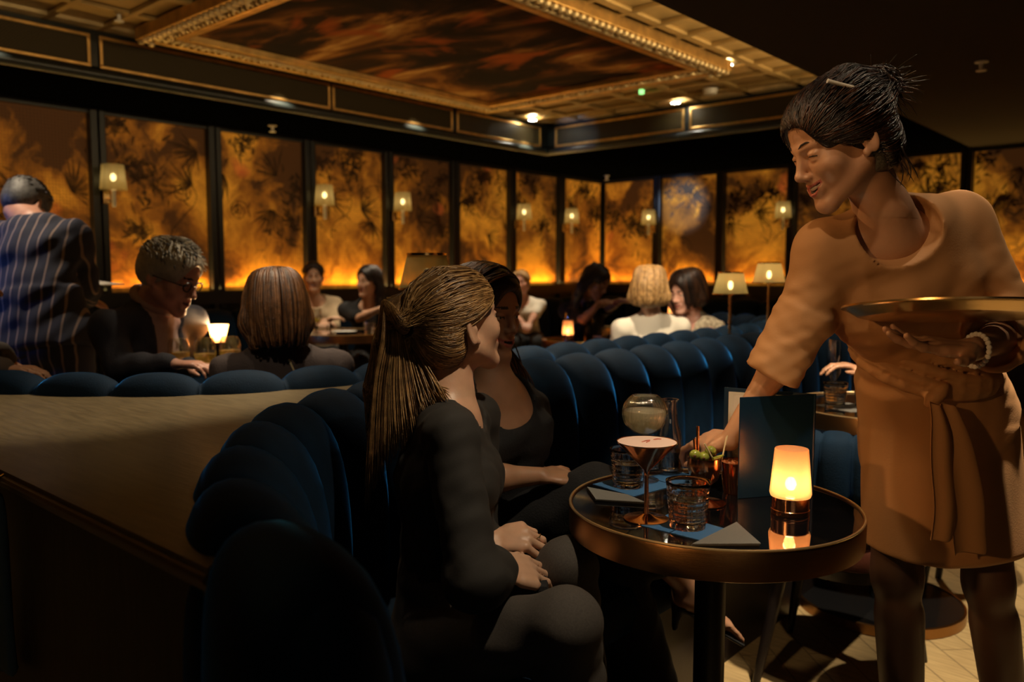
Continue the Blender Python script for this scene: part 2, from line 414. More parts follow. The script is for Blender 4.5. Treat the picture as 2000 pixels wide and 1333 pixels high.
# ------------------------------------------------------------------ the room
XW, YB = -6.0, 8.45                 # mural wall (left) and end wall
ZS, ZT = 2.35, 2.665                # low ceiling / soffit, tray ceiling
TX0, TX1, TY1, TY0 = -5.12, -1.90, 6.28, -1.5   # tray opening
XR, YF = 3.4, -3.2
def floor_mat():
    m, t, b = nt('herringbone_oak')
    tc = N(t, 'ShaderNodeTexCoord'); mp = N(t, 'ShaderNodeMapping'); mp.inputs['Rotation'].default_value = (0, 0, math.radians(45))
    t.links.new(tc.outputs['Object'], mp.inputs[0])
    br = N(t, 'ShaderNodeTexBrick', _Scale=1.0, _Mortar_Size=.003, _Brick_Width=.55, _Row_Height=.11)
    br.inputs['Color1'].default_value = (.58, .42, .20, 1); br.inputs['Color2'].default_value = (.50, .35, .165, 1); br.inputs['Mortar'].default_value = (.30, .21, .10, 1)
    t.links.new(mp.outputs[0], br.inputs['Vector'])
    n = N(t, 'ShaderNodeTexNoise', _Scale=9.0, _Detail=6.0); mp2 = N(t, 'ShaderNodeMapping'); mp2.inputs['Scale'].default_value = (1, 9, 1); mp2.inputs['Rotation'].default_value = (0, 0, math.radians(45))
    t.links.new(tc.outputs['Object'], mp2.inputs[0]); t.links.new(mp2.outputs[0], n.inputs['Vector'])
    mx = N(t, 'ShaderNodeMix', data_type='RGBA', blend_type='OVERLAY'); mx.inputs[0].default_value = .5
    t.links.new(br.outputs['Color'], mx.inputs[6]); t.links.new(n.outputs['Fac'], mx.inputs[7]); t.links.new(mx.outputs[2], b.inputs['Base Color'])
    b.inputs['Roughness'].default_value = .45
    return m
def mural_mat():
    """gilded woven mural with dark painted foliage"""
    m, t, b = nt('gilded_mural')
    tc = N(t, 'ShaderNodeTexCoord'); oi = N(t, 'ShaderNodeNewGeometry')
    pos = oi.outputs['Position']
    mp = N(t, 'ShaderNodeMapping'); t.links.new(pos, mp.inputs[0])
    wn = N(t, 'ShaderNodeTexNoise', _Scale=1.6, _Detail=4.0, _Roughness=.6); t.links.new(mp.outputs[0], wn.inputs['Vector'])
    ma = N(t, 'ShaderNodeMix', data_type='RGBA', blend_type='ADD'); ma.inputs[0].default_value = .55
    t.links.new(mp.outputs[0], ma.inputs[6]); t.links.new(wn.outputs['Color'], ma.inputs[7])
    big = N(t, 'ShaderNodeTexNoise', _Scale=1.5, _Detail=9.0, _Roughness=.60, _Distortion=.45); t.links.new(ma.outputs[2], big.inputs['Vector'])
    r1 = N(t, 'ShaderNodeValToRGB'); e = r1.color_ramp.elements
    e[0].position = .42; e[0].color = (.055, .018, .004, 1); e[1].position = .62; e[1].color = (.80, .31, .022, 1)
    x = r1.color_ramp.elements.new(.50); x.color = (.31, .098, .008, 1)
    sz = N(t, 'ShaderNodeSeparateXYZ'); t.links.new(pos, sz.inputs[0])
    hb = N(t, 'ShaderNodeMath', operation='MULTIPLY_ADD'); hb.inputs[1].default_value = -.085; hb.inputs[2].default_value = .145; t.links.new(sz.outputs[2], hb.inputs[0])      # shifts the mural colour darker towards the top
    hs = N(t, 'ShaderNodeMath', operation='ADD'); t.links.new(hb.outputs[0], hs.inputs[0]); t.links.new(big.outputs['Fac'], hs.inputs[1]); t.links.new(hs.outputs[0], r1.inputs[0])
    # leaf fronds
    wv = N(t, 'ShaderNodeTexWave', _Scale=3.2, _Distortion=14.0, _Detail=4.0, _Detail_Scale=1.4); t.links.new(ma.outputs[2], wv.inputs['Vector'])
    msk = N(t, 'ShaderNodeTexNoise', _Scale=1.5, _Detail=3.0); t.links.new(pos, msk.inputs['Vector'])
    rm = N(t, 'ShaderNodeValToRGB'); rm.color_ramp.elements[0].position = .50; rm.color_ramp.elements[1].position = .60; t.links.new(msk.outputs['Fac'], rm.inputs[0])
    rw = N(t, 'ShaderNodeValToRGB'); rw.color_ramp.elements[0].position = .62; rw.color_ramp.elements[1].position = .82; t.links.new(wv.outputs['Fac'], rw.inputs[0])
    mu = N(t, 'ShaderNodeMath', operation='MULTIPLY'); t.links.new(rm.outputs[0], mu.inputs[0]); t.links.new(rw.outputs[0], mu.inputs[1])
    mu2 = N(t, 'ShaderNodeMath', operation='MULTIPLY'); mu2.inputs[1].default_value = .45; t.links.new(mu.outputs[0], mu2.inputs[0])
    mx = N(t, 'ShaderNodeMix', data_type='RGBA'); t.links.new(mu2.outputs[0], mx.inputs[0]); t.links.new(r1.outputs[0], mx.inputs[6]); mx.inputs[7].default_value = (.05, .018, .006, 1)
    # red smears
    rs = N(t, 'ShaderNodeTexNoise', _Scale=1.9, _Detail=2.0); mp3 = N(t, 'ShaderNodeMapping'); mp3.inputs['Location'].default_value = (3, 7, 2); t.links.new(pos, mp3.inputs[0]); t.links.new(mp3.outputs[0], rs.inputs['Vector'])
    rr = N(t, 'ShaderNodeValToRGB'); rr.color_ramp.elements[0].position = .66; rr.color_ramp.elements[1].position = .76; t.links.new(rs.outputs['Fac'], rr.inputs[0])
    mr = N(t, 'ShaderNodeMix', data_type='RGBA'); t.links.new(rr.outputs[0], mr.inputs[0]); t.links.new(mx.outputs[2], mr.inputs[6]); mr.inputs[7].default_value = (.62, .11, .02, 1)
    # woven grid
    sx = N(t, 'ShaderNodeSeparateXYZ'); t.links.new(pos, sx.inputs[0])
    ad = N(t, 'ShaderNodeMath', operation='ADD'); t.links.new(sx.outputs[0], ad.inputs[0]); t.links.new(sx.outputs[1], ad.inputs[1])
    def wave(o):
        k = N(t, 'ShaderNodeMath', operation='MULTIPLY'); k.inputs[1].default_value = 2*math.pi/.021; t.links.new(o, k.inputs[0])
        s = N(t, 'ShaderNodeMath', operation='SINE'); t.links.new(k.outputs[0], s.inputs[0])
        g = N(t, 'ShaderNodeMath', operation='GREATER_THAN'); g.inputs[1].default_value = .72; t.links.new(s.outputs[0], g.inputs[0]); return g
    g1, g2 = wave(ad.outputs[0]), wave(sx.outputs[2])
    gm = N(t, 'ShaderNodeMath', operation='MAXIMUM'); t.links.new(g1.outputs[0], gm.inputs[0]); t.links.new(g2.outputs[0], gm.inputs[1])
    gk = N(t, 'ShaderNodeMath', operation='MULTIPLY'); gk.inputs[1].default_value = .42; t.links.new(gm.outputs[0], gk.inputs[0])
    mg = N(t, 'ShaderNodeMix', data_type='RGBA'); t.links.new(gk.outputs[0], mg.inputs[0]); t.links.new(mr.outputs[2], mg.inputs[6]); mg.inputs[7].default_value = (.10, .04, .01, 1)
    t.links.new(mg.outputs[2], b.inputs['Base Color']); t.links.new(mg.outputs[2], b.inputs['Emission Color']); b.inputs['Emission Strength'].default_value = .40; b.inputs['Roughness'].default_value = .5; b.inputs['Specular IOR Level'].default_value = .15
    return m
def painting_mat():
    """loose baroque cloudscape in browns and golds"""
    m, t, b = nt('ceiling_painting')
    tc = N(t, 'ShaderNodeTexCoord'); mp = N(t, 'ShaderNodeMapping'); mp.inputs['Scale'].default_value = (.55, 1.25, 1); mp.inputs['Rotation'].default_value = (0, 0, .5)
    t.links.new(tc.outputs['Object'], mp.inputs[0])
    n1 = N(t, 'ShaderNodeTexNoise', _Scale=1.3, _Detail=6.0, _Roughness=.55, _Distortion=1.4); t.links.new(mp.outputs[0], n1.inputs['Vector'])
    r = N(t, 'ShaderNodeValToRGB'); e = r.color_ramp.elements
    e[0].position = .41; e[0].color = (.008, .004, .003, 1); e[1].position = .68; e[1].color = (.95, .62, .22, 1)
    for p_, c_ in ((.475, (.028, .011, .005)), (.53, (.13, .047, .012)), (.595, (.40, .18, .045))):
        q = r.color_ramp.elements.new(p_); q.color = c4(c_)
    t.links.new(n1.outputs['Fac'], r.inputs[0])
    n2 = N(t, 'ShaderNodeTexNoise', _Scale=2.1, _Detail=3.0, _Distortion=.8); mp2 = N(t, 'ShaderNodeMapping'); mp2.inputs['Location'].default_value = (4, 1, 0); mp2.inputs['Scale'].default_value = (.7, 1.2, 1)
    t.links.new(tc.outputs['Object'], mp2.inputs[0]); t.links.new(mp2.outputs[0], n2.inputs['Vector'])
    r2 = N(t, 'ShaderNodeValToRGB'); r2.color_ramp.elements[0].position = .60; r2.color_ramp.elements[1].position = .70; t.links.new(n2.outputs['Fac'], r2.inputs[0])
    mx = N(t, 'ShaderNodeMix', data_type='RGBA'); t.links.new(r2.outputs[0], mx.inputs[0]); t.links.new(r.outputs[0], mx.inputs[6]); mx.inputs[7].default_value = (.42, .10, .02, 1)
    t.links.new(mx.outputs[2], b.inputs['Base Color']); b.inputs['Roughness'].default_value = .6; b.inputs['Specular IOR Level'].default_value = .05
    return m
def mesh_grille_mat():
    m, t, b = nt('brass_mesh_grille')
    tc = N(t, 'ShaderNodeTexCoord'); sx = N(t, 'ShaderNodeSeparateXYZ'); t.links.new(tc.outputs['Object'], sx.inputs[0])
    ad = N(t, 'ShaderNodeMath', operation='ADD'); t.links.new(sx.outputs[0], ad.inputs[0]); t.links.new(sx.outputs[1], ad.inputs[1])
    def wave(sg):
        q = N(t, 'ShaderNodeMath', operation='MULTIPLY_ADD'); q.inputs[1].default_value = sg; t.links.new(sx.outputs[2], q.inputs[0]); t.links.new(ad.outputs[0], q.inputs[2])
        k = N(t, 'ShaderNodeMath', operation='MULTIPLY'); k.inputs[1].default_value = 2*math.pi/.017; t.links.new(q.outputs[0], k.inputs[0])
        s = N(t, 'ShaderNodeMath', operation='SINE'); t.links.new(k.outputs[0], s.inputs[0])
        g = N(t, 'ShaderNodeMath', operation='GREATER_THAN'); g.inputs[1].default_value = .35; t.links.new(s.outputs[0], g.inputs[0]); return g
    a1, a2 = wave(1.), wave(-1.)
    mxm = N(t, 'ShaderNodeMath', operation='MAXIMUM'); t.links.new(a1.outputs[0], mxm.inputs[0]); t.links.new(a2.outputs[0], mxm.inputs[1])
    mx = N(t, 'ShaderNodeMix', data_type='RGBA'); t.links.new(mxm.outputs[0], mx.inputs[0]); mx.inputs[6].default_value = (.003, .003, .003, 1); mx.inputs[7].default_value = (.06, .043, .018, 1)
    t.links.new(mx.outputs[2], b.inputs['Base Color']); b.inputs['Roughness'].default_value = .4
    mt = N(t, 'ShaderNodeMath', operation='MULTIPLY'); mt.inputs[1].default_value = .12; b.inputs['Specular IOR Level'].default_value = .12; t.links.new(mxm.outputs[0], mt.inputs[0]); t.links.new(mt.outputs[0], b.inputs['Metallic'])
    return m
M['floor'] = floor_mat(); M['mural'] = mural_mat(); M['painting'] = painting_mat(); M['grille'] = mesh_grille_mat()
struct(MB().box(((XW+XR)/2, (YF+YB)/2, -.05), (XR-XW+.4, YB-YF+.4, .1)).build('floor', M['floor']), 'pale oak floor laid in diagonal blocks')
wl = MB().box((XW-.06, (YF+YB)/2, 1.2), (.1, YB-YF+.4, 2.7)); struct(wl.build('wall_left', M['charcoal_paint']))
wb = MB().box(((XW+XR)/2, YB+.06, 1.2), (XR-XW+.4, .1, 2.7)); struct(wb.build('wall_back', M['charcoal_paint']))
struct(MB().box((XR+.06, (YF+YB)/2, 1.2), (.1, YB-YF+.4, 2.7)).build('wall_right', M['charcoal_paint']))
struct(MB().box(((XW+XR)/2, YF-.06, 1.2), (XR-XW+.4, .1, 2.7)).build('wall_front', M['charcoal_paint']))
# low ceiling with the tray opening left out
lc = MB(); sf = MB(); T = .08; M['soffit_shaded'] = mat('soffit_shaded', (.0012, .0014, .0016), .9, spec=0)  # same ceiling in two colours; the soffit's shade is in its darker paint
sf.box(((XW+TX0)/2, (YF+YB)/2, ZS+T/2), (TX0-XW, YB-YF, T)); lc.box(((TX1+XR)/2, (YF+YB)/2, ZS+T/2), (XR-TX1, YB-YF, T))
sf.box(((TX0+TX1)/2, (TY1+YB)/2, ZS+T/2), (TX1-TX0, YB-TY1, T)); lc.box(((TX0+TX1)/2, (YF+TY0)/2, ZS+T/2), (TX1-TX0, TY0-YF, T))
struct(lc.build('ceiling', M['dark_ceiling']), 'low dark painted ceiling around the gilded tray'); struct(sf.build('ceiling_soffit', M['soffit_shaded']), 'low soffit over the wall benches, darkened for its shade')
struct(MB().box(((TX0+TX1)/2, (TY0+TY1)/2, ZT+.05), (TX1-TX0+.3, TY1-TY0+.3, .1)).build('ceiling_tray', M['gold_ceiling']), 'gilded coffered tray ceiling')
# frieze: vertical side of the tray with a rounded lower edge and a black shadow gap on top
fz = MB(); zf0, zf1 = ZS, ZT
for (cx, cy, dx, dy) in ((TX0-.03, (TY0+TY1)/2, .06, TY1-TY0+.12), (TX1+.03, (TY0+TY1)/2, .06, TY1-TY0+.12)): fz.box((cx, cy, (ZS+.08+ZT)/2), (dx, dy, ZT-ZS-.08))
for cy in (TY1+.03, TY0-.03): fz.box(((TX0+TX1)/2, cy, (ZS+.08+ZT)/2), (TX1-TX0, .06, ZT-ZS-.08))
struct(fz.build('trim_1', M['frieze_paint']), 'dark frieze around the tray ceiling')
def cyl_edge(a, b, r, m, name): return struct(MB().tube([a, b], r, 20).build(name, m, smooth=True))
cyl_edge((TX0, TY0, ZS+.035), (TX0, TY1, ZS+.035), .035, M['frieze_paint'], 'trim_2'); cyl_edge((TX0, TY1, ZS+.035), (TX1, TY1, ZS+.035), .035, M['frieze_paint'], 'trim_3')
gs = MB(); gs.box((TX0+.05, (TY0+TY1)/2, ZT-.012), (.10, TY1-TY0, .024)); gs.box(((TX0+TX1)/2, TY1-.05, ZT-.012), (TX1-TX0, .10, .024))
struct(gs.build('trim_4', M['gold_pale']), 'pale gold strip around the tray edge')
# grille panels in the frieze
def grille(label, c, L, axis):
    t = thing('grille_panel', label, 'grille', c, 'brass mesh grilles in the frieze')
    H = .17; d = MB(); f = MB()
    if axis == 'y':
        d.box(c, (.008, L, H)); x = c[0]+.006
        for s in (-1, 1):
            f.bbox((x, c[1], c[2]+s*H/2), (.014, L+.02, .02), .004); f.bbox((x, c[1]+s*L/2, c[2]), (.014, .02, H-.02), .004)
    else:
        d.box(c, (L, .008, H)); y = c[1]-.006
        for s in (-1, 1):
            f.bbox((c[0], y, c[2]+s*H/2), (L+.02, .014, .02), .004); f.bbox((c[0]+s*L/2, y, c[2]), (.02, .014, H-.02), .004)
    d.build('mesh_infill', M['grille'], t, origin=c); f.build('gilt_frame', M['gold'], t)
zc = 2.515
for y0, y1, lb in ((-.2, 2.03, 'brass mesh grille in the frieze nearest the man in the striped suit'), (2.10, 3.72, 'brass mesh grille in the frieze above the man with glasses'),
                   (3.76, 4.98, 'brass mesh grille in the frieze beside the third wall lamp, between two longer ones'), (5.05, 6.16, 'short brass mesh grille on the mural side of the frieze corner')):
    grille(lb, (TX0+.006, (y0+y1)/2, zc), y1-y0, 'y')
for x0, x1, lb in ((-5.0, -3.62, 'brass mesh grille with a bluish sheen on the end side of the frieze corner'), (-3.55, -2.0, 'brass mesh grille in the end frieze running behind the server')):
    grille(lb, ((x0+x1)/2, TY1-.006, zc), x1-x0, 'x')
# coffer ribs on the tray ceiling
rb = MB()
for i, y in enumerate(np.arange(TY0+.3, TY1-.1, .30)): rb.bbox(((TX0+TX1)/2, y, ZT-.014), (TX1-TX0, .035, .028), .006)
for i, x in enumerate(np.arange(TX0+.42, TX1, .42)): rb.bbox((x, (TY0+TY1)/2, ZT-.012), (.06, TY1-TY0, .024), .006)
struct(rb.build('trim_5', M['gold_ceiling']), 'gold coffer ribs of the tray ceiling')
# framed painting hung under the tray
fx0, fx1, fy0, fy1 = -4.93, -2.66, 2.22, 5.24; fz_ = 2.625
pc = ((fx0+fx1)/2, (fy0+fy1)/2, fz_)
pt = thing('ceiling_painting', 'large dark baroque painting of brown and gold clouds in a gilded ceiling frame', 'painting', pc)
MB().box((pc[0], pc[1], fz_+.004), (fx1-fx0-.3, fy1-fy0-.3, .02)).build('canvas', M['painting'], pt, origin=(pc[0], pc[1], fz_))
def ring(mb, off, wd, z, hh, r=.008):
    a0, a1, b0, b1 = fx0+off, fx1-off, fy0+off, fy1-off
    for y in (b0+wd/2, b1-wd/2): mb.bbox(((a0+a1)/2, y, z), (a1-a0, wd, hh), r)
    for x in (a0+wd/2, a1-wd/2): mb.bbox((x, (b0+b1)/2, z), (wd, b1-b0-2*wd, hh), r)
mb = MB(); ring(mb, 0, .05, fz_-.012, .075); mb.build('outer_moulding', M['gold'], pt)
mb = MB(); ring(mb, .05, .13, fz_, .045); mb.build('carved_band', M['dark_gold'], pt)
mb = MB(); ring(mb, .16, .055, fz_-.014, .06); mb.build('inner_moulding', M['gold'], pt)
rnd = random.Random(4); lv = MB(); bd = MB()
def along(off, step, fn):
    a0, a1, b0, b1 = fx0+off, fx1-off, fy0+off, fy1-off
    for (p, q) in (((a0, b0), (a0, b1)), ((a0, b1), (a1, b1)), ((a1, b1), (a1, b0)), ((a1, b0), (a0, b0))):
        L = math.hypot(q[0]-p[0], q[1]-p[1]); n = int(L/step)
        for i in range(n+1):
            k = i/n; fn(p[0]+(q[0]-p[0])*k, p[1]+(q[1]-p[1])*k, math.atan2(q[1]-p[1], q[0]-p[0]), i)
def leaf(x, y, a, i):
    for s in (-1, 1):
        ax = Matrix.Rotation(a+s*.7+rnd.uniform(-.2, .2), 3, 'Z')
        lv.ball((x-math.sin(a)*s*.026, y+math.cos(a)*s*.026, fz_-.034), (.032, .012, .018), 8, ax)
    if i % 3 == 0: lv.ball((x, y, fz_-.036), (.019, .019, .02), 8)
along(.105, .045, leaf); lv.build('leaf_carving', M['gold_pale'], pt, True)
along(.028, .058, lambda x, y, a, i: bd.ball((x, y, fz_-.055), (.024, .024, .02), 8) if (y < fy0+.1 or x > fx1-.2) else None)
bd.build('bead_row', M['gold_pale'], pt, True)
# wall panels: posts, rails, murals
def mix_mat(name, col, a):
    m, t, b = nt(name); b.inputs['Base Color'].default_value = c4(col); b.inputs['Roughness'].default_value = .7
    tr = N(t, 'ShaderNodeBsdfTransparent'); mx = N(t, 'ShaderNodeMixShader'); tc = N(t, 'ShaderNodeTexCoord'); n = N(t, 'ShaderNodeTexNoise', _Scale=7.0, _Detail=4.0); t.links.new(tc.outputs['Object'], n.inputs['Vector'])
    r = N(t, 'ShaderNodeMapRange'); r.inputs[1].default_value = .35; r.inputs[2].default_value = .62; r.inputs[3].default_value = a-.22; r.inputs[4].default_value = a+.30; t.links.new(n.outputs['Fac'], r.inputs[0]); t.links.new(r.outputs[0], mx.inputs[0])
    t.links.new(b.outputs[0], mx.inputs[2]); t.links.new(tr.outputs[0], mx.inputs[1]); t.links.new(mx.outputs[0], t.nodes['Material Output'].inputs[0]); return m
M['foliage'] = mix_mat('painted_foliage', (.065, .025, .007), .50)
def foliage(parent, c, ud, nd, W, H, seed):
    """painted fronds, bushes and curling vines, lying on the mural face"""
    r = random.Random(seed); mb = MB(); c = Vector(c); ud = Vector(ud); nd = Vector(nd); lay = [0]
    def pt(u, v): return c+ud*u+UP*v+nd*(.0052+.00012*(lay[0] % 40))
    def clampu(u): return max(-W/2+.008, min(W/2-.008, u))
    def blade(u, v, a, L, w_, bend=0):
        lay[0] += 1; n = 7; vs = []; fs = []
        for i in range(n):
            t = i/(n-1); aa = a+bend*t; x = u+math.cos(a+bend*t*.5)*L*t; y = v+math.sin(a+bend*t*.5)*L*t; ww = w_*math.sin(math.pi*min(1, .12+.88*t))**.8*(1-t*.35)+.0008
            for sgn in (-1, 1): vs.append(pt(clampu(x-math.sin(aa)*ww*sgn), max(-H/2+.006, min(H/2-.006, y+math.cos(aa)*ww*sgn))))
        for i in range(n-1): fs.append((2*i, 2*i+1, 2*i+3, 2*i+2))
        mb.add(vs, fs)
    for k in range(r.choice((2, 3, 3))):          # fan palms
        u, v = r.uniform(-W/2, W/2), r.uniform(-.15, .45); a0 = r.uniform(0, 6.28)
        for i in range(r.randrange(9, 15)): blade(u, v, a0+i*.21+r.uniform(-.05, .05), r.uniform(.14, .26), r.uniform(.007, .013), r.uniform(-.3, .3))
    for k in range(r.choice((1, 2))):              # curling vine
        u, v, a = r.uniform(-W/3, W/3), r.uniform(-.3, .2), r.uniform(.8, 2.3); cv = r.uniform(-9, 9)
        for i in range(24):
            blade(u, v, a, .045, .0048); u += math.cos(a)*.036; v += math.sin(a)*.036; a += cv*.036; cv += r.uniform(-7, 7)
            if r.random() < .3: blade(u, v, a+r.choice((-1, 1))*1.1, r.uniform(.04, .09), .006, r.uniform(-1, 1))
    for k in range(r.randrange(3, 6)):             # dark leafy masses, thicker in the crowns
        u, v = r.uniform(-W/2, W/2), r.choice((r.uniform(.15, .6), r.uniform(-.2, .6)))
        for i in range(46): a = r.uniform(0, 6.28); d = abs(r.gauss(0, .09)); blade(u+math.cos(a)*d*1.3, v+math.sin(a)*d, r.uniform(0, 6.28), r.uniform(.04, .10), r.uniform(.008, .018), r.uniform(-.6, .6))
    mb.build('painted_foliage', M['foliage'], parent, origin=c)
def wall_bits():
    zb, zt = 1.08, 2.315
    ys = [2.4+.862*k for k in range(-5, 8)]
    st = MB()
    for y in ys[:-1]:
        st.bbox((XW+.035, y-.028, (ZS+.0)/2), (.07, .050, ZS), .006); st.bbox((XW+.035, y+.028, ZS/2), (.07, .042, ZS), .006)
    xs = [XW+.815*k for k in range(1, 11)]
    for x in xs:
        st.bbox((x-.026, YB-.035, ZS/2), (.045, .07, ZS), .006); st.bbox((x+.026, YB-.035, ZS/2), (.045, .07, ZS), .006)
    struct(st.build('trim_6', M['charcoal_paint']), 'charcoal posts between the glowing murals')
    rl = MB()
    for z, h in ((zb-.055, .10), (zt+.02, .05)):
        d_ = .075 if z < 1.5 else .045; rl.box((XW+d_/2, (YF+YB)/2, z), (d_, YB-YF, h)); rl.box(((XW+XR)/2, YB-d_/2, z), (XR-XW, d_, h))
    struct(rl.build('trim_7', M['charcoal_paint']), 'rails above and below the murals')
    wn = MB(); wn.box((XW+.012, (YF+YB)/2, .5), (.024, YB-YF, 1.0)); wn.box(((XW+XR)/2, YB-.012, .5), (XR-XW, .024, 1.0))
    struct(wn.build('baseboard_1', M['charcoal_paint']), 'dark wainscot under the murals')
    names = ['behind the striped-suit man', 'over the man with glasses', 'above the auburn-haired woman', 'behind the two laughing women', 'after the third wall lamp', 'behind the fair ponytail',
             'above the woman in the white jumper', 'next to the room corner']
    idx = 0
    for k in range(-4, 8):
        y0, y1 = ys[k+4]+.052, (ys[k+5] if k < 7 else YB)-.056
        c = (XW+.004, (y0+y1)/2, (zb+zt)/2)
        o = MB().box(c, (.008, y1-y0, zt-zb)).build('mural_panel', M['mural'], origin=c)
        j = k-0
        lb = 'glowing amber mural panel with dark painted foliage, %s' % (names[k] if 0 <= k < 8 else ['last before the frame edge', 'one outside the frame', 'second outside the frame', 'third outside the frame'][k+4])
        tag(o, lb, 'mural panel', 'backlit mural panels')
        if k > -2: foliage(o, c, (0, 1, 0), (1, 0, 0), y1-y0, zt-zb, 50+k)
    nb = ['on the end wall, first after the corner', 'pale and silvery under a cold spotlight', 'behind the brass twin lamps', 'behind the face of the server', 'behind the hair of the server', 'beside the shoulder of the server', 'seventh on the end wall', 'eighth on the end wall', 'ninth on the end wall', 'tenth on the end wall', 'last on the end wall']
    bx = [XW]+xs
    for k in range(0, 10):
        x0, x1 = bx[k]+.056, bx[k+1]-.052
        c = ((x0+x1)/2, YB-.004, (zb+zt)/2)
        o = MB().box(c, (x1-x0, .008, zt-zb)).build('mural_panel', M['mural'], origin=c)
        tag(o, 'glowing amber mural panel with dark painted foliage, %s' % nb[k], 'mural panel', 'backlit mural panels')
        if k < 7: foliage(o, c, (1, 0, 0), (0, -1, 0), x1-x0, zt-zb, 90+k)
wall_bits()
# sprinkler heads and ceiling fittings
def sprinkler(x, y, z, label):
    t = thing('sprinkler', label, 'sprinkler', (x, y, z), 'fire sprinklers')
    MB().lathe([(.0, 0), (.032, 0), (.034, -.006), (.012, -.010), (.010, -.045), (.0, -.045)], (x, y, z), 20).build('escutcheon', M['white_plastic'], t, True)
    MB().lathe([(0, -.045), (.026, -.047), (.026, -.051), (0, -.052)], (x, y, z), 20).build('deflector', M['white_plastic'], t, True)
sprinkler(-1.108, 5.046, ZS, 'white sprinkler head on the low dark ceiling above the server')
sprinkler(-5.649, 3.582, ZS, 'small sprinkler head on the soffit above the murals')
sprinkler(-5.62, 8.0, ZS, 'tiny sprinkler head under the soffit at the room corner')
sprinkler(-4.724, 2.046, ZT-.01, 'sprinkler head on the gold ceiling outside the painting frame corner')
def downlight(x, y, z, label):
    t = thing('downlight', label, 'downlight', (x, y, z), 'recessed tray downlights')
    MB().lathe([(.036, -.007), (.048, -.008), (.048, 0), (.036, 0)], (x, y, z), 28, cap=False).build('bezel', M['white_plastic'], t, True)
    MB().lathe([(0, -.006), (.036, -.006)], (x, y, z), 28).build('lens', M['lamp_white'], t)
dl = ['bright downlight at the corner of the painting frame', 'bright downlight over the end grille', 'bright downlight at the inner corner of the frieze']
for i, (x, y) in enumerate([(-2.70, 5.25), (-3.61, 6.12), (-5.0, 5.92)]): downlight(x, y, ZT-.03, dl[i])
o = MB().lathe([(0, -.03), (.02, -.03), (.022, 0), (0, 0)], (-3.595, 5.578, ZT-.02), 16).build('status_light', M['green_led'], smooth=True)
tag(o, 'small green status light on the gold ceiling', 'indicator light')
o = MB().lathe([(0, -.045), (.05, -.04), (.06, 0), (0, 0)], (-3.2, 5.95, ZT-.01), 24).build('smoke_detector', M['white_plastic'], smooth=True)
tag(o, 'small pale smoke detector on the gold ceiling', 'smoke detector')
# sconces
def shade_mat():
    m, t, b = nt('amber_glass_shade')
    b.inputs['Base Color'].default_value = (.42, .36, .16, 1); b.inputs['Roughness'].default_value = .25
    tr = N(t, 'ShaderNodeBsdfTransparent'); tr.inputs[0].default_value = (.75, .68, .42, 1); tl = N(t, 'ShaderNodeBsdfTranslucent'); tl.inputs[0].default_value = (.66, .56, .28, 1)
    m1 = N(t, 'ShaderNodeMixShader'); m1.inputs[0].default_value = .6; m2 = N(t, 'ShaderNodeMixShader'); m2.inputs[0].default_value = .35
    t.links.new(b.outputs[0], m1.inputs[1]); t.links.new(tl.outputs[0], m1.inputs[2]); t.links.new(m1.outputs[0], m2.inputs[1]); t.links.new(tr.outputs[0], m2.inputs[2])
    t.links.new(m2.outputs[0], t.nodes['Material Output'].inputs[0]); return m
M['shade'] = shade_mat()
def sconce(x, y, z, nrm, label):
    n = Vector(nrm); c = Vector((x, y, z))+n*.13
    t = thing('wall_sconce', label, 'wall lamp', (x, y, z), 'glass-shaded wall lamps')
    MB().bbox(Vector((x, y, z-.13)), (.05, .05, .09), .008).build('backplate', M['brass'], t)
    MB().tube([Vector((x, y, z-.13)), Vector((x, y, z-.15))+n*.06, c+V(0, 0, -.17), c+V(0, 0, -.13)], .008, 8).build('arm', M['brass'], t, True)
    MB().lathe([(0, -.20), (.013, -.20), (.013, -.09), (.02, -.085), (0, -.08)], c, 14).build('candle_tube', M['white_plastic'], t, True)
    MB().lathe([(.068, .085), (.083, -.085)], c, 40, cap=False, wav=.05, nw=10).build('glass_shade', M['shade'], t, True)
    MB().ball(c+V(0, 0, .0), (.019, .019, .027), 12).build('bulb', M['bulb_soft'], t, True)
for p, lb in zip([(2.40, 'nearest the striped-suit man'), (4.13, 'between the third and fourth murals'), (4.99, 'between the fourth and fifth murals'), (6.70, 'above the woman in the white jumper'), (7.54, 'nearest the corner on the mural wall')], range(5)):
    sconce(XW+.07, p[0]+.03, 1.868, (1, 0, 0), 'pleated glass wall lamp on a charcoal post, '+p[1])
sconce(-5.20, YB-.07, 1.86, (0, -1, 0), 'pleated glass wall lamp on the end wall, first after the corner')
sconce(-3.58, YB-.07, 1.865, (0, -1, 0), 'pleated glass wall lamp on the end wall in front of the face of the server')
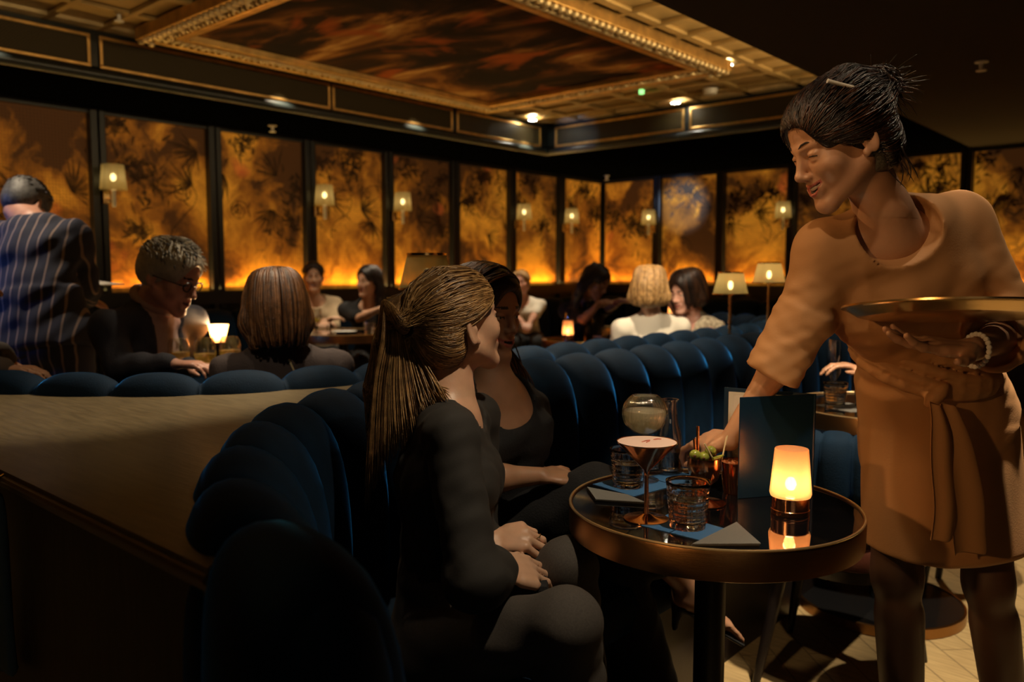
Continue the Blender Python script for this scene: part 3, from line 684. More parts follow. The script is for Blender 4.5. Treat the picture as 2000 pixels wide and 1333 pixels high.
# ------------------------------------------------------------------ banquettes
def spline(pts, step):
    """Catmull-Rom through pts, resampled evenly"""
    p = [np.array(q, float) for q in pts]; p = [2*p[0]-p[1]]+p+[2*p[-1]-p[-2]]; out = []
    for i in range(1, len(p)-2):
        for t in np.linspace(0, 1, 24, endpoint=False):
            out.append(.5*(2*p[i]+(p[i+1]-p[i-1])*t+(2*p[i-1]-5*p[i]+4*p[i+1]-p[i+2])*t*t+(3*p[i]-p[i-1]-3*p[i+1]+p[i+2])*t**3))
    out.append(p[-2]); out = np.array(out)
    s = np.r_[0, np.cumsum(np.linalg.norm(np.diff(out, axis=0), axis=1))]
    n = int(round(s[-1]/step)); t = np.linspace(0, s[-1], n+1)
    return np.c_[np.interp(t, s, out[:, 0]), np.interp(t, s, out[:, 1])], s[-1]
def banquette(label, crest, side, w=.225, group='velvet banquettes', loc=None):
    """crest: ridge line; side +1 when the seat lies to the right of the walk along it"""
    path, L = spline(crest, .0125); S = np.linspace(0, L, len(path))
    tg = np.gradient(path, axis=0); tg /= np.linalg.norm(tg, axis=1)[:, None]
    nr = np.c_[tg[:, 1], -tg[:, 0]]*side
    def at(s): return np.array([np.interp(s, S, path[:, i]) for i in (0, 1)]), np.array([np.interp(s, S, nr[:, i]) for i in (0, 1)])
    t = thing('banquette', label, 'banquette', tuple(loc or (path[0][0], path[0][1], 0)), group)
    prof = [(.105, .40), (.112, .52), (.112, .64), (.104, .76), (.085, .845), (.055, .893), (.018, .915), (-.014, .911), (-.036, .89), (-.047, .85), (-.052, .78), (-.054, .60), (-.054, .30)]
    prof = [(a+.012, z) for a, z in prof]
    pn = [(1, 0), (1, 0), (1, 0), (.98, .2), (.9, .45), (.65, .76), (.2, .98), (-.25, .97), (-.7, .71), (-.95, .3), (-1, .0), (-1, 0), (-1, 0)]
    nch = int(round(L/w)); wd = L/nch
    for c in range(nch):
        v = []; f = []; nu = 13
        for iu in range(nu):
            u = -1+2*iu/(nu-1); s = (c+.5+u*.5)*wd; p, n = at(s); b = .042*max(0, 1-abs(u)**2.2)**.62-.006
            for (a, z), (na, nz) in zip(prof, pn):
                q = p+n*(a+(na if na > 0 else na*.45)*b); v.append((q[0], q[1], z+nz*b*.95))
        m = len(prof)
        for iu in range(nu-1):
            for k in range(m-1):
                q = (iu*m+k, iu*m+k+1, (iu+1)*m+k+1, (iu+1)*m+k); f.append(q if side < 0 else q[::-1])
        f.append(tuple(range(m))); f.append(tuple(reversed(range((nu-1)*m, nu*m))))
        o = meshobj('back_channel', v, f, M['velvet'], t, True)
        sub = o.modifiers.new('smooth', 'SUBSURF'); sub.levels = 1; sub.render_levels = 1
    def sweep(name, pr, mt, s0=0, s1=L, n=90):
        v = []; f = []; k = len(pr)
        for i in range(n+1):
            p, nn = at(s0+(s1-s0)*i/n)
            for a, z in pr: q = p+nn*a; v.append((q[0], q[1], z))
        for i in range(n):
            for j in range(k): q = (i*k+j, i*k+(j+1) % k, (i+1)*k+(j+1) % k, (i+1)*k+j); f.append(q if side < 0 else q[::-1])
        f.append(tuple(range(k))); f.append(tuple(reversed(range(n*k, n*k+k))))
        return meshobj(name, v, f, mt, t, False)
    o = sweep('seat_cushion', [(.13, .30), (.59, .30), (.63, .33), (.64, .39), (.62, .435), (.58, .452), (.13, .455)], M['velvet']); o.data.polygons.foreach_set('use_smooth', [True]*len(o.data.polygons)); o.data.set_sharp_from_angle(angle=1.0)
    sweep('plinth', [(-.05, 0), (.57, 0), (.57, .295), (-.05, .295)], M['black_wood'])
    for s, sg in ((0, -1), (L, 1)):
        p, n = at(s); d = np.array([n[1], -n[0]])*(sg*side)*-1
        e = MB(); c = p+n*.028+np.array([n[1], -n[0]])*(sg*side)*(.045)
        e.lathe([(0, .02), (.074, .02), (.080, .4), (.083, .70), (.080, .80), (.066, .86), (.036, .895), (0, .905)], (c[0], c[1], 0), 28)
        e.build('end_roll', M['velvet'], t, True)
    return t
main = [(-.655, .440), (-.755, .457), (-.96, .521), (-1.144, .623), (-1.326, .761), (-1.485, .909), (-1.610, 1.115), (-1.690, 1.323), (-1.715, 1.6), (-1.715, 2.2), (-1.715, 3.0), (-1.715, 3.9), (-1.715, 4.6)]
back = [(-3.35, .545), (-3.0, .60), (-2.74, .69), (-2.504, .799), (-2.28, .950), (-2.12, 1.135), (-2.03, 1.367), (-1.985, 1.62), (-1.975, 2.0), (-1.975, 3.0), (-1.975, 3.9), (-1.985, 4.35), (-2.08, 4.75), (-2.30, 5.05), (-2.65, 5.22), (-3.0, 5.28)]
banquette('deep blue channel-tufted velvet banquette curving behind the ponytailed woman', main, 1)
banquette('deep blue channel-tufted velvet banquette behind the pale wooden ledge', back, -1)
# wall benches under the murals
banquette('dark blue velvet bench running along the mural wall behind the two laughing women', [(-5.80, 2.4), (-5.80, 4.0), (-5.80, 5.0)], 1, .30)
banquette('dark blue velvet bench under the mural wall near the woman in the white jumper', [(-5.80, 5.5), (-5.80, 6.6), (-5.80, 7.4), (-5.6, 8.0), (-5.1, 8.2)], 1, .30)
banquette('dark blue velvet bench on the end wall under the pale-lit mural', [(-4.7, 8.22), (-3.5, 8.22), (-2.2, 8.22)], 1, .30)
# pale wooden ledge between the two near banquettes
pm, _ = spline(main, .05); pb, _ = spline(back, .05)
ledge = [(-3.5, .448)]+[(-.86, .448)]
ledge += [tuple(q+np.array([0, 0])) for q in pm if q[0] > -1.72 and q[0] < -.86 and q[1] < 1.6]
ledge += [(-1.79, 1.62), (-1.79, 4.6), (-1.90, 4.6), (-1.90, 1.62)]
ledge += [tuple(q) for q in pb[::-1] if q[1] < 1.6 and q[0] > -3.34] + [(-3.5, .545)]
lt = thing('banquette_ledge', 'pale oak ledge with a dark front panel filling the corner between two blue banquettes', 'ledge', (-1.9, .5, 0))
MB().prism([(x, y) for x, y in ledge], .855, .885).build('top_board', M['oak_top'], lt, origin=(-1.9, .5, .87))
MB().box((-2.17, .470, .4275), (2.62, .02, .855)).build('front_panel', M['panel_dark'], lt)
MB().tube([(-3.5, .4475, .871), (-.86, .4475, .871)], .0065, 8).build('edge_strip', M['dark_gold'], lt, True)

M['gold_highlight'] = mat('gold_highlight', (.85, .62, .32), .3, .85)
# ------------------------------------------------------------------ round tables
def table(label, x, y, r, rb_, h=.74, group='brass-rimmed round tables', rim=.056, col=.032):
    t = thing('round_table', label, 'table', (x, y, 0), group)
    MB().lathe([(0, h-.03), (r-.006, h-.03), (r-.006, h), (0, h)], (x, y, 0), 96).build('glass_top', M['black_gloss'], t)
    MB().lathe([(r-.006, h-rim), (r, h-rim+.003), (r+.001, h-.004), (r-.001, h+.003), (r-.006, h+.003), (r-.0065, h-rim)], (x, y, 0), 96, cap=False).build('brass_rim', M['brushed_brass'], t, True)
    MB().tube([(x+(r-.0015)*math.cos(a), y+(r-.0015)*math.sin(a), h+.0025) for a in np.linspace(0, 2*math.pi, 97)], .0026, 8, cap=False).build('rim_edge', M['gold_highlight'], t, True)  # rim lip in a paler gold that puts its highlight into the colour
    MB().lathe([(0, h-rim-.01), (r*.62, h-rim-.01), (r*.62, h-rim+.02), (0, h-rim+.02)], (x, y, 0), 48).build('under_plate', M['black_metal'], t)
    MB().lathe([(col, .02), (col, h-.05)], (x, y, 0), 32).build('pedestal', M['black_metal'], t, True)
    MB().lathe([(0, .035), (rb_-.008, .035), (rb_-.008, .004), (0, .004)], (x, y, 0), 72).build('base_plate', M['black_metal'], t)
    MB().lathe([(rb_-.008, 0), (rb_, .002), (rb_, .036), (rb_-.008, .038), (rb_-.009, 0)], (x, y, 0), 72, cap=False).build('base_rim', M['brushed_brass'], t, True)
    return t
T1 = (-.795, 1.52); TH1 = .74
table('round black glass table with a brass rim holding the martini and the glowing candle lamp', T1[0], T1[1], .295, .20)
table('round black glass table with a brass rim behind the standing menu', -.93, 3.07, .335, .285)
table('round brass-rimmed table between the man with glasses and the auburn-haired woman', -2.66, 1.86, .29, .2)
table('round brass-rimmed table in front of the two laughing women', -4.72, 3.52, .36, .2, .80)
table('round brass-rimmed table with a candle lamp before the stooping dark-haired woman', -3.50, 4.72, .30, .2, .74)
table('round brass-rimmed table with a small candle lamp deep in the corner', -4.15, 6.9, .30, .2, .80)

# ------------------------------------------------------------------ glass and tabletop materials
M['glass'] = glassmat('clear_glass'); M['water'] = glassmat('water', ior=1.33)
M['cocktail_clear'] = clearliquid('cloudy_cocktail', (.90, .86, .68), .9); M['thin_glass'] = thinglass('thin_glass')
M['wine'] = clearliquid('white_wine', (.92, .78, .32), .65)
M['foam'] = mat('pink_foam', (.86, .62, .52), .7, bump=.06, bscale=120)
M['foam_zest'] = mat('foam_zest', (.62, .20, .14), .7)
M['blue_paper'] = mat('blue_paper', (.035, .13, .30), .8, bump=.05, bscale=200)
M['grey_linen'] = mat('grey_linen', (.17, .165, .15), .9, bump=.2, bscale=300)
M['olive'] = mat('olive_green', (.30, .33, .05), .22, var=.3, vscale=60, coat=.3)
M['pimento'] = mat('olive_pit_hole', (.10, .035, .01), .5)
M['bamboo'] = mat('bamboo_pick', (.72, .62, .38), .5)
M['menu_blue'] = mat('menu_blue_leatherette', (.007, .028, .062), .26, bump=.05, bscale=420, coat=.25)
M['paper'] = mat('paper', (.72, .68, .58), .75)
M['cracker'] = mat('cracker', (.50, .16, .05), .6, bump=.3, bscale=160, var=.3, vscale=60)
M['cup_dark'] = mat('dark_metal_cup', (.10, .05, .03), .25, .9)
def frost_mat():
    m, t, b = nt('frosted_amber_glass')
    b.inputs['Base Color'].default_value = (1, .66, .42, 1); b.inputs['Roughness'].default_value = .42; 
    tl = N(t, 'ShaderNodeBsdfTranslucent'); tl.inputs[0].default_value = (1, .60, .36, 1)
    m1 = N(t, 'ShaderNodeMixShader'); m1.inputs[0].default_value = .75
    tr = N(t, 'ShaderNodeBsdfTransparent'); tr.inputs[0].default_value = (1, .80, .56, 1); m2 = N(t, 'ShaderNodeMixShader'); m2.inputs[0].default_value = .30
    t.links.new(b.outputs[0], m1.inputs[1]); t.links.new(tl.outputs[0], m1.inputs[2]); t.links.new(m1.outputs[0], m2.inputs[1]); t.links.new(tr.outputs[0], m2.inputs[2]); t.links.new(m2.outputs[0], t.nodes['Material Output'].inputs[0]); return m
M['frost'] = frost_mat()
def tumbler(label, x, y, z, h=.088, r0=.0335, r1=.042, fill=.62, group='cut-glass water tumblers'):
    t = thing('tumbler', label, 'glass', (x, y, z), group); n = 60; rows = 34; v = []; f = []
    def ro(k): return r0+(r1-r0)*k
    pr = []
    for i in range(rows+1):
        k = i/rows; zz = h*k; cutamt = .0013 if .10 < k < .80 else 0
        pr.append((ro(k), zz, cutamt))
    inner = [(ro(k)-.0026, h*k, 0) for k in np.linspace(1, .13, 10)]+[(0, h*.12, 0)]
    full = [(0, .0, 0), (r0*.8, .0, 0)]+pr+inner; m = len(full)
    for a in range(n):
        an = 2*math.pi*a/n
        for j, (r, zz, c) in enumerate(full):
            rr = r-c*((1 if (a % 3 == 0) else 0)+(1 if (j % 4 == 0) else 0)); v.append((x+rr*math.cos(an), y+rr*math.sin(an), z+zz))
    for a in range(n):
        b = (a+1) % n
        for j in range(m-1): f.append((a*m+j, b*m+j, b*m+j+1, a*m+j+1))
    meshobj('glass_body', v, f, M['glass'], t, True)
    if fill:
        kk = fill
        MB().lathe([(0, h*.125), (ro(.14)-.0030, h*.13), (ro(kk)-.0030, h*kk), (0, h*kk)], (x, y, z), 40).build('water', M['water'], t, True)
    return t
def wineglass(label, x, y, z, h=.20, rb_=.038, fill=.45, group='stemmed wine glasses', liquid='wine', foot=.034, stem=.42, rtop=.029):
    t = thing('wine_glass', label, 'glass', (x, y, z), group); s = h*stem
    o = [(0, 0), (foot, .001), (foot, .003), (.006, .008), (.0038, .02), (.0038, s-.012), (.007, s-.004)]
    bowl = [(rb_*math.sin(a), s+(h-s)*.45*(1-math.cos(a))) for a in np.linspace(.35, 1.57, 8)]+[(rb_*.985, s+(h-s)*.62), (rb_*.9, s+(h-s)*.82), (rtop, h)]
    inn = [(max(r-.0012, 0), zz) for r, zz in bowl[::-1]]+[(0, bowl[0][1]+.001)]
    MB().lathe(o+bowl+inn, (x, y, z), 40).build('glass_body', M['thin_glass'], t, True)
    if fill:
        lv_ = s+(h-s)*fill
        pts = [(max(r-.0017, 0), zz+.0006) for r, zz in bowl if zz < lv_]; rl = np.interp(lv_, [b[1] for b in bowl], [b[0] for b in bowl])-.0017
        MB().lathe([(0, pts[0][1])]+pts+[(rl, lv_), (0, lv_)], (x, y, z), 40).build(liquid if liquid != 'cocktail_clear' else 'cocktail', M[liquid], t, True)
    return t
def candle_lamp(label, x, y, z, s=1.0, watt=1.2, core=60, group='small glowing candle lamps'):
    t = thing('candle_lamp', label, 'candle lamp', (x, y, z), group)
    MB().lathe([(0, 0), (.036*s, 0), (.0375*s, .002*s), (.0375*s, .010*s), (.0365*s, .011*s), (.0365*s, .036*s), (.034*s, .038*s), (0, .038*s)], (x, y, z), 48).build('copper_base', M['copper'], t, True)
    MB().lathe([(.0385*s, .036*s), (.0405*s, .042*s), (.0325*s, .130*s), (.0315*s, .1315*s), (.0300*s, .130*s), (.0375*s, .043*s), (.034*s, .039*s)], (x, y, z), 56, cap=False).build('frosted_shade', M['frost'], t, True)
    b = MB().ball((x, y, z+.060*s), (.011*s, .011*s, .014*s), 14).build('flame', M['bulb'], t, True)
    l = bpy.data.lights.new('candle_light', 'POINT'); l.energy = watt*s*s; l.color = (1, .66, .34); l.shadow_soft_size = .012*s
    lo = bpy.data.objects.new('candle_light', l); C.objects.link(lo); lo.location = (x, y, z+.066*s); put(lo, t)
    return t
z1 = TH1
# blue paper coasters and folded grey napkins
def flat(name, poly, z, th, m, label, cat, group=None, bend=0):
    o = MB().prism(poly, z, z+th).build(name, m, origin=(poly[0][0], poly[0][1], z)); tag(o, label, cat, group); return o
flat('paper_coaster', [(-.826, 1.300), (-.765, 1.2985), (-.764, 1.398), (-.826, 1.404)], z1, .0012, M['blue_paper'], 'narrow half of the blue paper mat beside the martini foot', 'coaster', 'blue paper mats')
flat('paper_coaster', [(-.762, 1.2985), (-.700, 1.297), (-.698, 1.388), (-.762, 1.398)], z1, .0012, M['blue_paper'], 'blue paper mat under the full water tumbler nearest the grey napkin corner', 'coaster', 'blue paper mats')
flat('paper_coaster', [(-1.075, 1.487), (-.949, 1.462), (-.93, 1.60), (-1.05, 1.625)], z1, .0012, M['blue_paper'], 'blue paper mat under the tumbler beside the ponytailed woman', 'coaster', 'blue paper mats')
flat('paper_coaster', [(-1.045, 1.632), (-.935, 1.605), (-.925, 1.70), (-1.03, 1.735)], z1, .0012, M['blue_paper'], 'blue paper mat under the carafe and the balloon glass', 'coaster', 'blue paper mats')
def napkin(poly, label):
    b = MB()
    for k in range(3): b.prism([(x+.002*k, y-.0015*k) for x, y in poly], z1+.0005+.0022*k, z1+.0022+.0022*k)
    o = b.build('folded_napkin', M['grey_linen'], origin=(poly[0][0], poly[0][1], z1)); tag(o, label, 'napkin', 'folded grey napkins')
napkin([(-.697, 1.258), (-.608, 1.340), (-.697, 1.428)], 'grey napkin folded to a triangle in front of the candle lamp')
napkin([(-1.062, 1.445), (-.99, 1.378), (-.900, 1.428), (-.96, 1.452)], 'grey napkin folded to a long triangle beside the martini stem')
tumbler('cut-glass tumbler of water on the blue mat in front of the olives', -.757, 1.352, z1+.0014)
tumbler('cut-glass tumbler of water between the ponytailed woman and the martini', -1.005, 1.525, z1+.0014, .086)
tumbler('cut-glass tumbler mostly hidden behind the martini bowl', -1.04, 1.668, z1+.0014, .08, fill=.4)
# martini
mx, my = -.842, 1.342
mt = thing('martini_glass', 'copper martini glass topped with pale pink foam', 'cocktail glass', (mx, my, z1))
MB().lathe([(0, 0), (.043, .001), (.043, .003), (.02, .006), (.006, .012), (.0042, .03), (.0040, .085), (.006, .098), (.058, .152), (.0585, .1545), (.0575, .1545), (.0562, .152), (.004, .102), (0, .101)], (mx, my, z1), 64).build('copper_body', M['copper'], mt, True)
MB().lathe([(0, .150), (.0550, .1505), (.0565, .1535), (.050, .1548), (0, .1552)], (mx, my, z1), 56).build('foam', M['foam'], mt, True)
zz = MB()
for a, b in (((-.012, .012), (.006, -.004)), ((.014, -.010), (.030, -.016)), ((-.004, .016), (.004, .004))):
    p = Vector((mx, my, z1+.1556)); zz.tube([p+_R*a[0]-FH*a[1], p+_R*(a[0]+b[0])/2-FH*(a[1]+b[1])/2+UP*.001, p+_R*b[0]-FH*b[1]], .0010, 6)
zz.build('citrus_zest', M['foam_zest'], mt, True)
# balloon glass of cloudy drink
bx, by = -1.005, 1.590
bt = thing('balloon_glass', 'round ribbed balloon glass half full of cloudy pale drink', 'cocktail glass', (bx, by, z1))
R0 = .0505; DZ = .052; zc_ = z1+.155
sph = [(R0*math.sin(a), .105+DZ-R0*math.cos(a)) for a in np.linspace(.12, 2.55, 26)]
pr = [(0, 0), (.034, .001), (.034, .003), (.006, .008), (.004, .02), (.004, .048+DZ), (.006, .0545+DZ)]
inn = [(r-.0016, zz_) for r, zz_ in sph[::-1]]
b = MB(); seg = 96; full = pr+sph+inn+[(0, .0575+DZ)]; v = []; f = []; m_ = len(full)
for a in range(seg):
    an = 2*math.pi*a/seg
    for j, (r, zz_) in enumerate(full):
        rr = r*(1+.030*math.cos(32*an)) if len(pr)+8 < j < len(pr)+len(sph) else r
        v.append((bx+rr*math.cos(an), by+rr*math.sin(an), z1+.0014+zz_))
for a in range(seg):
    b2 = (a+1) % seg
    for j in range(m_-1): f.append((a*m_+j, b2*m_+j, b2*m_+j+1, a*m_+j+1))
meshobj('ribbed_bowl', v, f, M['thin_glass'], bt, True)
lq = [((R0-.0032)*math.sin(a), .105+DZ-(R0-.0032)*math.cos(a)) for a in np.linspace(.0, 1.72, 20)]
MB().lathe(lq+[(0, lq[-1][1])], (bx, by, z1+.0014), 48).build('cocktail', M['cocktail_clear'], bt, True)
# carafe held by the server
cx_, cy_ = -1.0, 1.692
ct = thing('carafe', 'slim clear glass carafe in the hand of the server', 'carafe', (cx_, cy_, z1))
o_ = [(0, .001), (.030, .0015), (.034, .006), (.0345, .03), (.033, .07), (.027, .10), (.020, .122), (.0175, .15), (.0185, .172), (.021, .178)]
MB().lathe(o_+[(r-.0022, z_) for r, z_ in o_[::-1][:-3]]+[(.030, .010), (0, .008)], (cx_, cy_, z1+.0014), 40).build('glass_body', M['thin_glass'], ct, True)
MB().lathe([(0, .0095), (.0290, .0105), (.0308, .03), (.0300, .055), (0, .055)], (cx_, cy_, z1+.0014), 40).build('water', M['water'], ct, True)
# cup of crackers
sx_, sy_ = -.800, 1.640
st_ = thing('snack_cup', 'dark copper cup heaped with reddish crackers behind the olives', 'snack cup', (sx_, sy_, z1))
MB().lathe([(0, 0), (.026, 0), (.028, .003), (.036, .066), (.037, .070), (.0355, .070), (.027, .005), (0, .004)], (sx_, sy_, z1), 40).build('cup', M['copper'], st_, True)
rnd = random.Random(9); ck = MB()
for i in range(34):
    a = rnd.uniform(0, 6.28); r = .030*math.sqrt(rnd.random()); ax = Matrix.Rotation(rnd.uniform(0, 6), 3, 'Z') @ Matrix.Rotation(rnd.uniform(-.6, .6), 3, 'X')
    ck.bbox((sx_+r*math.cos(a), sy_+r*math.sin(a), z1+.063+.012*rnd.random()*(1-r/.04)), (.016, .011, .007), .002, ax=ax)
o = ck.build('crackers', M['cracker']); tag(o, 'reddish brown crackers piled in the dark copper cup', 'crackers', kind='stuff')
# copper goblet with olives
gx, gy = -.812, 1.516
gt = thing('copper_goblet', 'copper goblet on a round foot holding green olives', 'goblet', (gx, gy, z1))
MB().lathe([(0, 0), (.045, .001), (.045, .003), (.018, .008), (.006, .014), (.005, .028), (.010, .036), (.028, .052), (.035, .078), (.034, .098), (.0325, .098), (.0330, .078), (.0265, .054), (0, .046)], (gx, gy, z1), 48).build('copper_bowl', M['copper'], gt, True)
zt_ = z1+.101
gv = Vector((gx, gy, zt_))
olv = [(gv-_R*.022-FH*.012+UP*.004, 'green olive with its pit hole showing, on the goblet rim'), (gv-_R*.004-FH*.014, 'green olive in the middle of the goblet between two others'), (gv+_R*.012-FH*.002+UP*.010, 'green olive pierced by the pale pick, highest in the goblet'), (gv+_R*.004+FH*.018-UP*.006, 'green olive half sunk at the back of the goblet')]
for i, (p, lb) in enumerate(olv):
    ax = Matrix.Rotation(.7+i, 3, 'Z') @ Matrix.Rotation(.3, 3, 'Y')
    o = thing('olive', lb, 'olive', p, 'olives in the goblet')
    MB().ball(p, (.0125, .0112, .0112), 20, ax).build('flesh', M['olive'], o, True)
    d = (-FH-_R*.3).normalized(); MB().ball(p+d*.0103, (.0034, .0034, .0034), 10).build('pit_hole', M['pimento'], o, True)
o = MB().tube([gv+_R*.010-FH*.030, gv+_R*.024-FH*.024+UP*.002, gv+_R*.036-FH*.012+UP*.004], [.0035, .0042, .002], 10).build('pickled_chilli', M['olive'], smooth=True); tag(o, 'thin green pickled chilli lying across the goblet rim', 'chilli')
def stick(name, a, b, r, m, label, cat, group): o = MB().tube([a, b], r, 10).build(name, m, smooth=True); tag(o, label, cat, group)
stick('cocktail_pick', gv+_R*.014-FH*.020-UP*.004, gv-_R*.006-FH*.022+UP*.030, .0016, M['bamboo'], 'short bamboo pick stuck in the top olive', 'cocktail pick', 'bamboo picks')
stick('cocktail_pick', gv+_R*.032-FH*.016-UP*.004, gv+_R*.042-FH*.010+UP*.042, .0015, M['bamboo'], 'bamboo pick at the goblet rim, nearer of a close pair', 'cocktail pick', 'bamboo picks')
stick('cocktail_pick', gv+_R*.035-FH*.006-UP*.004, gv+_R*.047+FH*.002+UP*.042, .0015, M['bamboo'], 'bamboo pick at the goblet rim, farther of a close pair', 'cocktail pick', 'bamboo picks')
def straw(a, b, label):
    d = (b-a).normalized(); ax = d.to_track_quat('Z', 'Y').to_matrix(); L = (b-a).length
    o = MB().lathe([(.0034, 0), (.0034, L), (.0027, L), (.0027, 0), (.0034, 0)], a, 18, ax, cap=False).build('copper_straw', M['copper'], smooth=True); tag(o, label, 'straw', 'copper straws')
sb = Vector((-.868, 1.600, z1))
stc = thing('straw_cup', 'small copper cup holding two copper straws', 'cup', tuple(sb))
MB().lathe([(0, 0), (.021, 0), (.024, .05), (.0225, .05), (.0200, .003), (0, .003)], sb, 32).build('cup', M['copper'], stc, True)
straw(sb+V(-.006, .004, .004), sb+V(-.010, .006, .142), 'taller copper straw standing upright behind the olives')
straw(sb+V(.004, -.010, .004), sb+V(-.006, -.016, .118), 'shorter copper straw standing upright behind the olives')
# menu
def menu():
    A, B, D = Vector((-.775, 1.595, z1)), Vector((-.676, 1.748, z1)), Vector((-.872, 1.715, z1)); H = .218
    t = thing('menu', 'dark blue hardback menu standing open on the table', 'menu', A)
    def board(a, b, th, inset, z0, h, m, name, shift=0):
        d = (b-a).normalized(); n = Vector((d.y, -d.x, 0)); a2 = a+d*inset+n*shift; b2 = b-d*inset+n*shift; c = (a2+b2)/2+UP*(z0+h/2)
        ax = Matrix((d, n, UP)).transposed(); return MB().bbox(c, ((b2-a2).length, th, h), .001, ax=ax).build(name, m, t)
    board(A, B, .003, 0, 0, H, M['menu_blue'], 'front_cover'); board(B, D, .003, 0, 0, H, M['menu_blue'], 'back_cover', 0)
    for k in range(3):
        D2 = D.lerp(A, .10+.16*k); board(B, D2, .0008, .006, .006, H-.014, M['paper'], 'page', .0035)
    board(A, B, .0008, .004, .005, H-.012, M['paper'], 'page', -.0028)
    MB().tube([B, B+UP*H], .0035, 8).build('spine', M['menu_blue'], t, True)
menu()
candle_lamp('glowing frosted candle lamp with a copper base beside the menu', -.649, 1.568, z1, 1.0, 1.1)
# table behind the menu
tumbler('cut-glass tumbler of water beside the flute on the table behind the menu', -1.06, 2.93, TH1, .09); tumbler('cut-glass tumbler of water nearest the dress of the server', -.965, 2.965, TH1, .09)
wineglass('tall slim flute behind the tumblers on the table behind the menu', -1.10, 3.02, TH1, .235, .026, .0, foot=.032, stem=.35, rtop=.021)
flat('paper_coaster', [(-1.13, 2.93), (-.98, 2.86), (-.90, 2.97), (-1.06, 3.06)], TH1, .0012, M['grey_linen'], 'grey mat under the tumblers on the table behind the menu', 'coaster')
# banquette lamps
def twin(x, y, z, h, label, lit, s=1.0):
    t = thing('table_lamp', label, 'table lamp', (x, y, z), 'glass-shaded brass lamps on the ledge')
    MB().lathe([(0, 0), (.036, 0), (.036, .008), (.012, .016), (.007, .03), (0, .03)], (x, y, z), 28).build('base', M['brass'], t, True)
    stp = [(0, 0), (.0065, 0), (.0065, .02)]
    st2 = [(.006+.003*(i % 2), .02+(h-.12)*i/14) for i in range(15)]
    MB().lathe([(0, .01)]+st2+[(0, h-.10)], (x, y, z), 18).build('turned_stem', M['brass'], t, True)
    MB().lathe([(0, h-.105), (.024*s, h-.10), (.026*s, h-.088), (0, h-.086)], (x, y, z), 24).build('drip_cup', M['brass'], t, True)
    MB().lathe([(.084*s, h-.105), (.058*s, h)], (x, y, z), 44, cap=False).build('glass_shade', M['shade'], t, True)
    MB().lathe([(.0585*s, h-.004), (.061*s, h-.004), (.061*s, h+.003), (.0585*s, h+.003), (.0585*s, h-.004)], (x, y, z), 36, cap=False).build('top_ring', M['brass'], t, True)
    MB().lathe([(.083*s, h-.107), (.0865*s, h-.107), (.0865*s, h-.101), (.083*s, h-.101), (.083*s, h-.107)], (x, y, z), 36, cap=False).build('bottom_ring', M['brass'], t, True)
    MB().ball((x, y, z+h-.062), (.012, .012, .021), 12).build('bulb', M['bulb_lamp'] if lit else M['white_plastic'], t, True)
    if lit:
        l = bpy.data.lights.new('lamp_light', 'POINT'); l.energy = .16; l.color = (1, .62, .28); l.shadow_soft_size = .015
        lo = bpy.data.objects.new('lamp_light', l); C.objects.link(lo); lo.location = (x, y, z+h-.03); put(lo, t)
zl = .885
twin(-1.845, 3.67, zl, .335, 'lit brass lamp with a pleated glass shade, nearer of two above the banquette', True)
twin(-1.845, 4.10, zl, .385, 'lit brass lamp with a pale shade, farther of two above the banquette', True)
twin(-1.845, 1.69, zl, .39, 'unlit grey-shaded lamp behind the head of the ponytailed woman', False, 1.0)
candle_lamp('small glowing candle lamp on the ledge beyond the brass lamps', -1.845, 4.40, zl, .9, .6)
o = MB().bbox((-1.845, 4.22, zl+.004), (.09, .13, .006), .001).build('white_card', M['paper']); tag(o, 'small white card lying on the ledge near the candle lamp', 'card')
# lamp, glasses and candles on the far tables
tx, ty = -2.66, 1.86
wineglass('wine glass with pale wine, nearest the shirt front of the man with glasses', *PH(352, 782, .742).xy, .74, .235, .042, .50, stem=.56)
wineglass('wine glass with pale wine in the fingers of the man with glasses', *PH(403, 780, .742).xy, .74, .235, .042, .42, stem=.56)
wineglass('wine glass with pale wine beside the auburn hair', *PH(452, 775, .742).xy, .74, .235, .042, .50, stem=.56)
cp = PH(430, 764, .742)
o = MB().lathe([(0, 0), (.05, 0), (.05, .006), (.026, .012), (.024, .19), (.034, .20), (0, .20)], (cp.x, cp.y, .74), 28).build('candle_pillar', M['black_metal'], smooth=True); tag(o, 'tall black pillar carrying a candle cup between the wine glasses', 'candle stand')
cl = thing('candle_cup', 'glowing glass candle cup on the tall black pillar', 'candle lamp', (cp.x, cp.y, .94), 'small glowing candle lamps')
MB().lathe([(.022, 0), (.032, .03), (.041, .072), (.0395, .072), (.030, .031), (.020, .002), (0, .002)], (cp.x, cp.y, .94), 32).build('frosted_cup', M['frost'], cl, True)
MB().ball((cp.x, cp.y, .965), (.013, .013, .016), 12).build('flame', M['bulb'], cl, True)
l = bpy.data.lights.new('candle_light', 'POINT'); l.energy = 5.0; l.color = (1, .62, .28); l.shadow_soft_size = .012
lo = bpy.data.objects.new('candle_light', l); C.objects.link(lo); lo.location = (cp.x, cp.y, 1.0); put(lo, cl)
candle_lamp('glowing candle lamp on the far table below the stooping woman', *PH(1109, 664, .742).xy, .74, 1.05, 1.0)
candle_lamp('tiny glowing candle lamp beside the fair-haired woman in white', -4.02, 6.82, .80, 1.0, 1.0)
tumbler('tumbler beside the candle lamp on the far table, next to the bottle', -3.36, 4.80, .74, .09, fill=.5); tumbler('second tumbler from the candle lamp on the far table', -3.42, 4.92, .74, .09, fill=.5)
bo = thing('bottle', 'slim dark bottle catching candlelight on the far table', 'bottle', (-3.52, 4.80, .74))
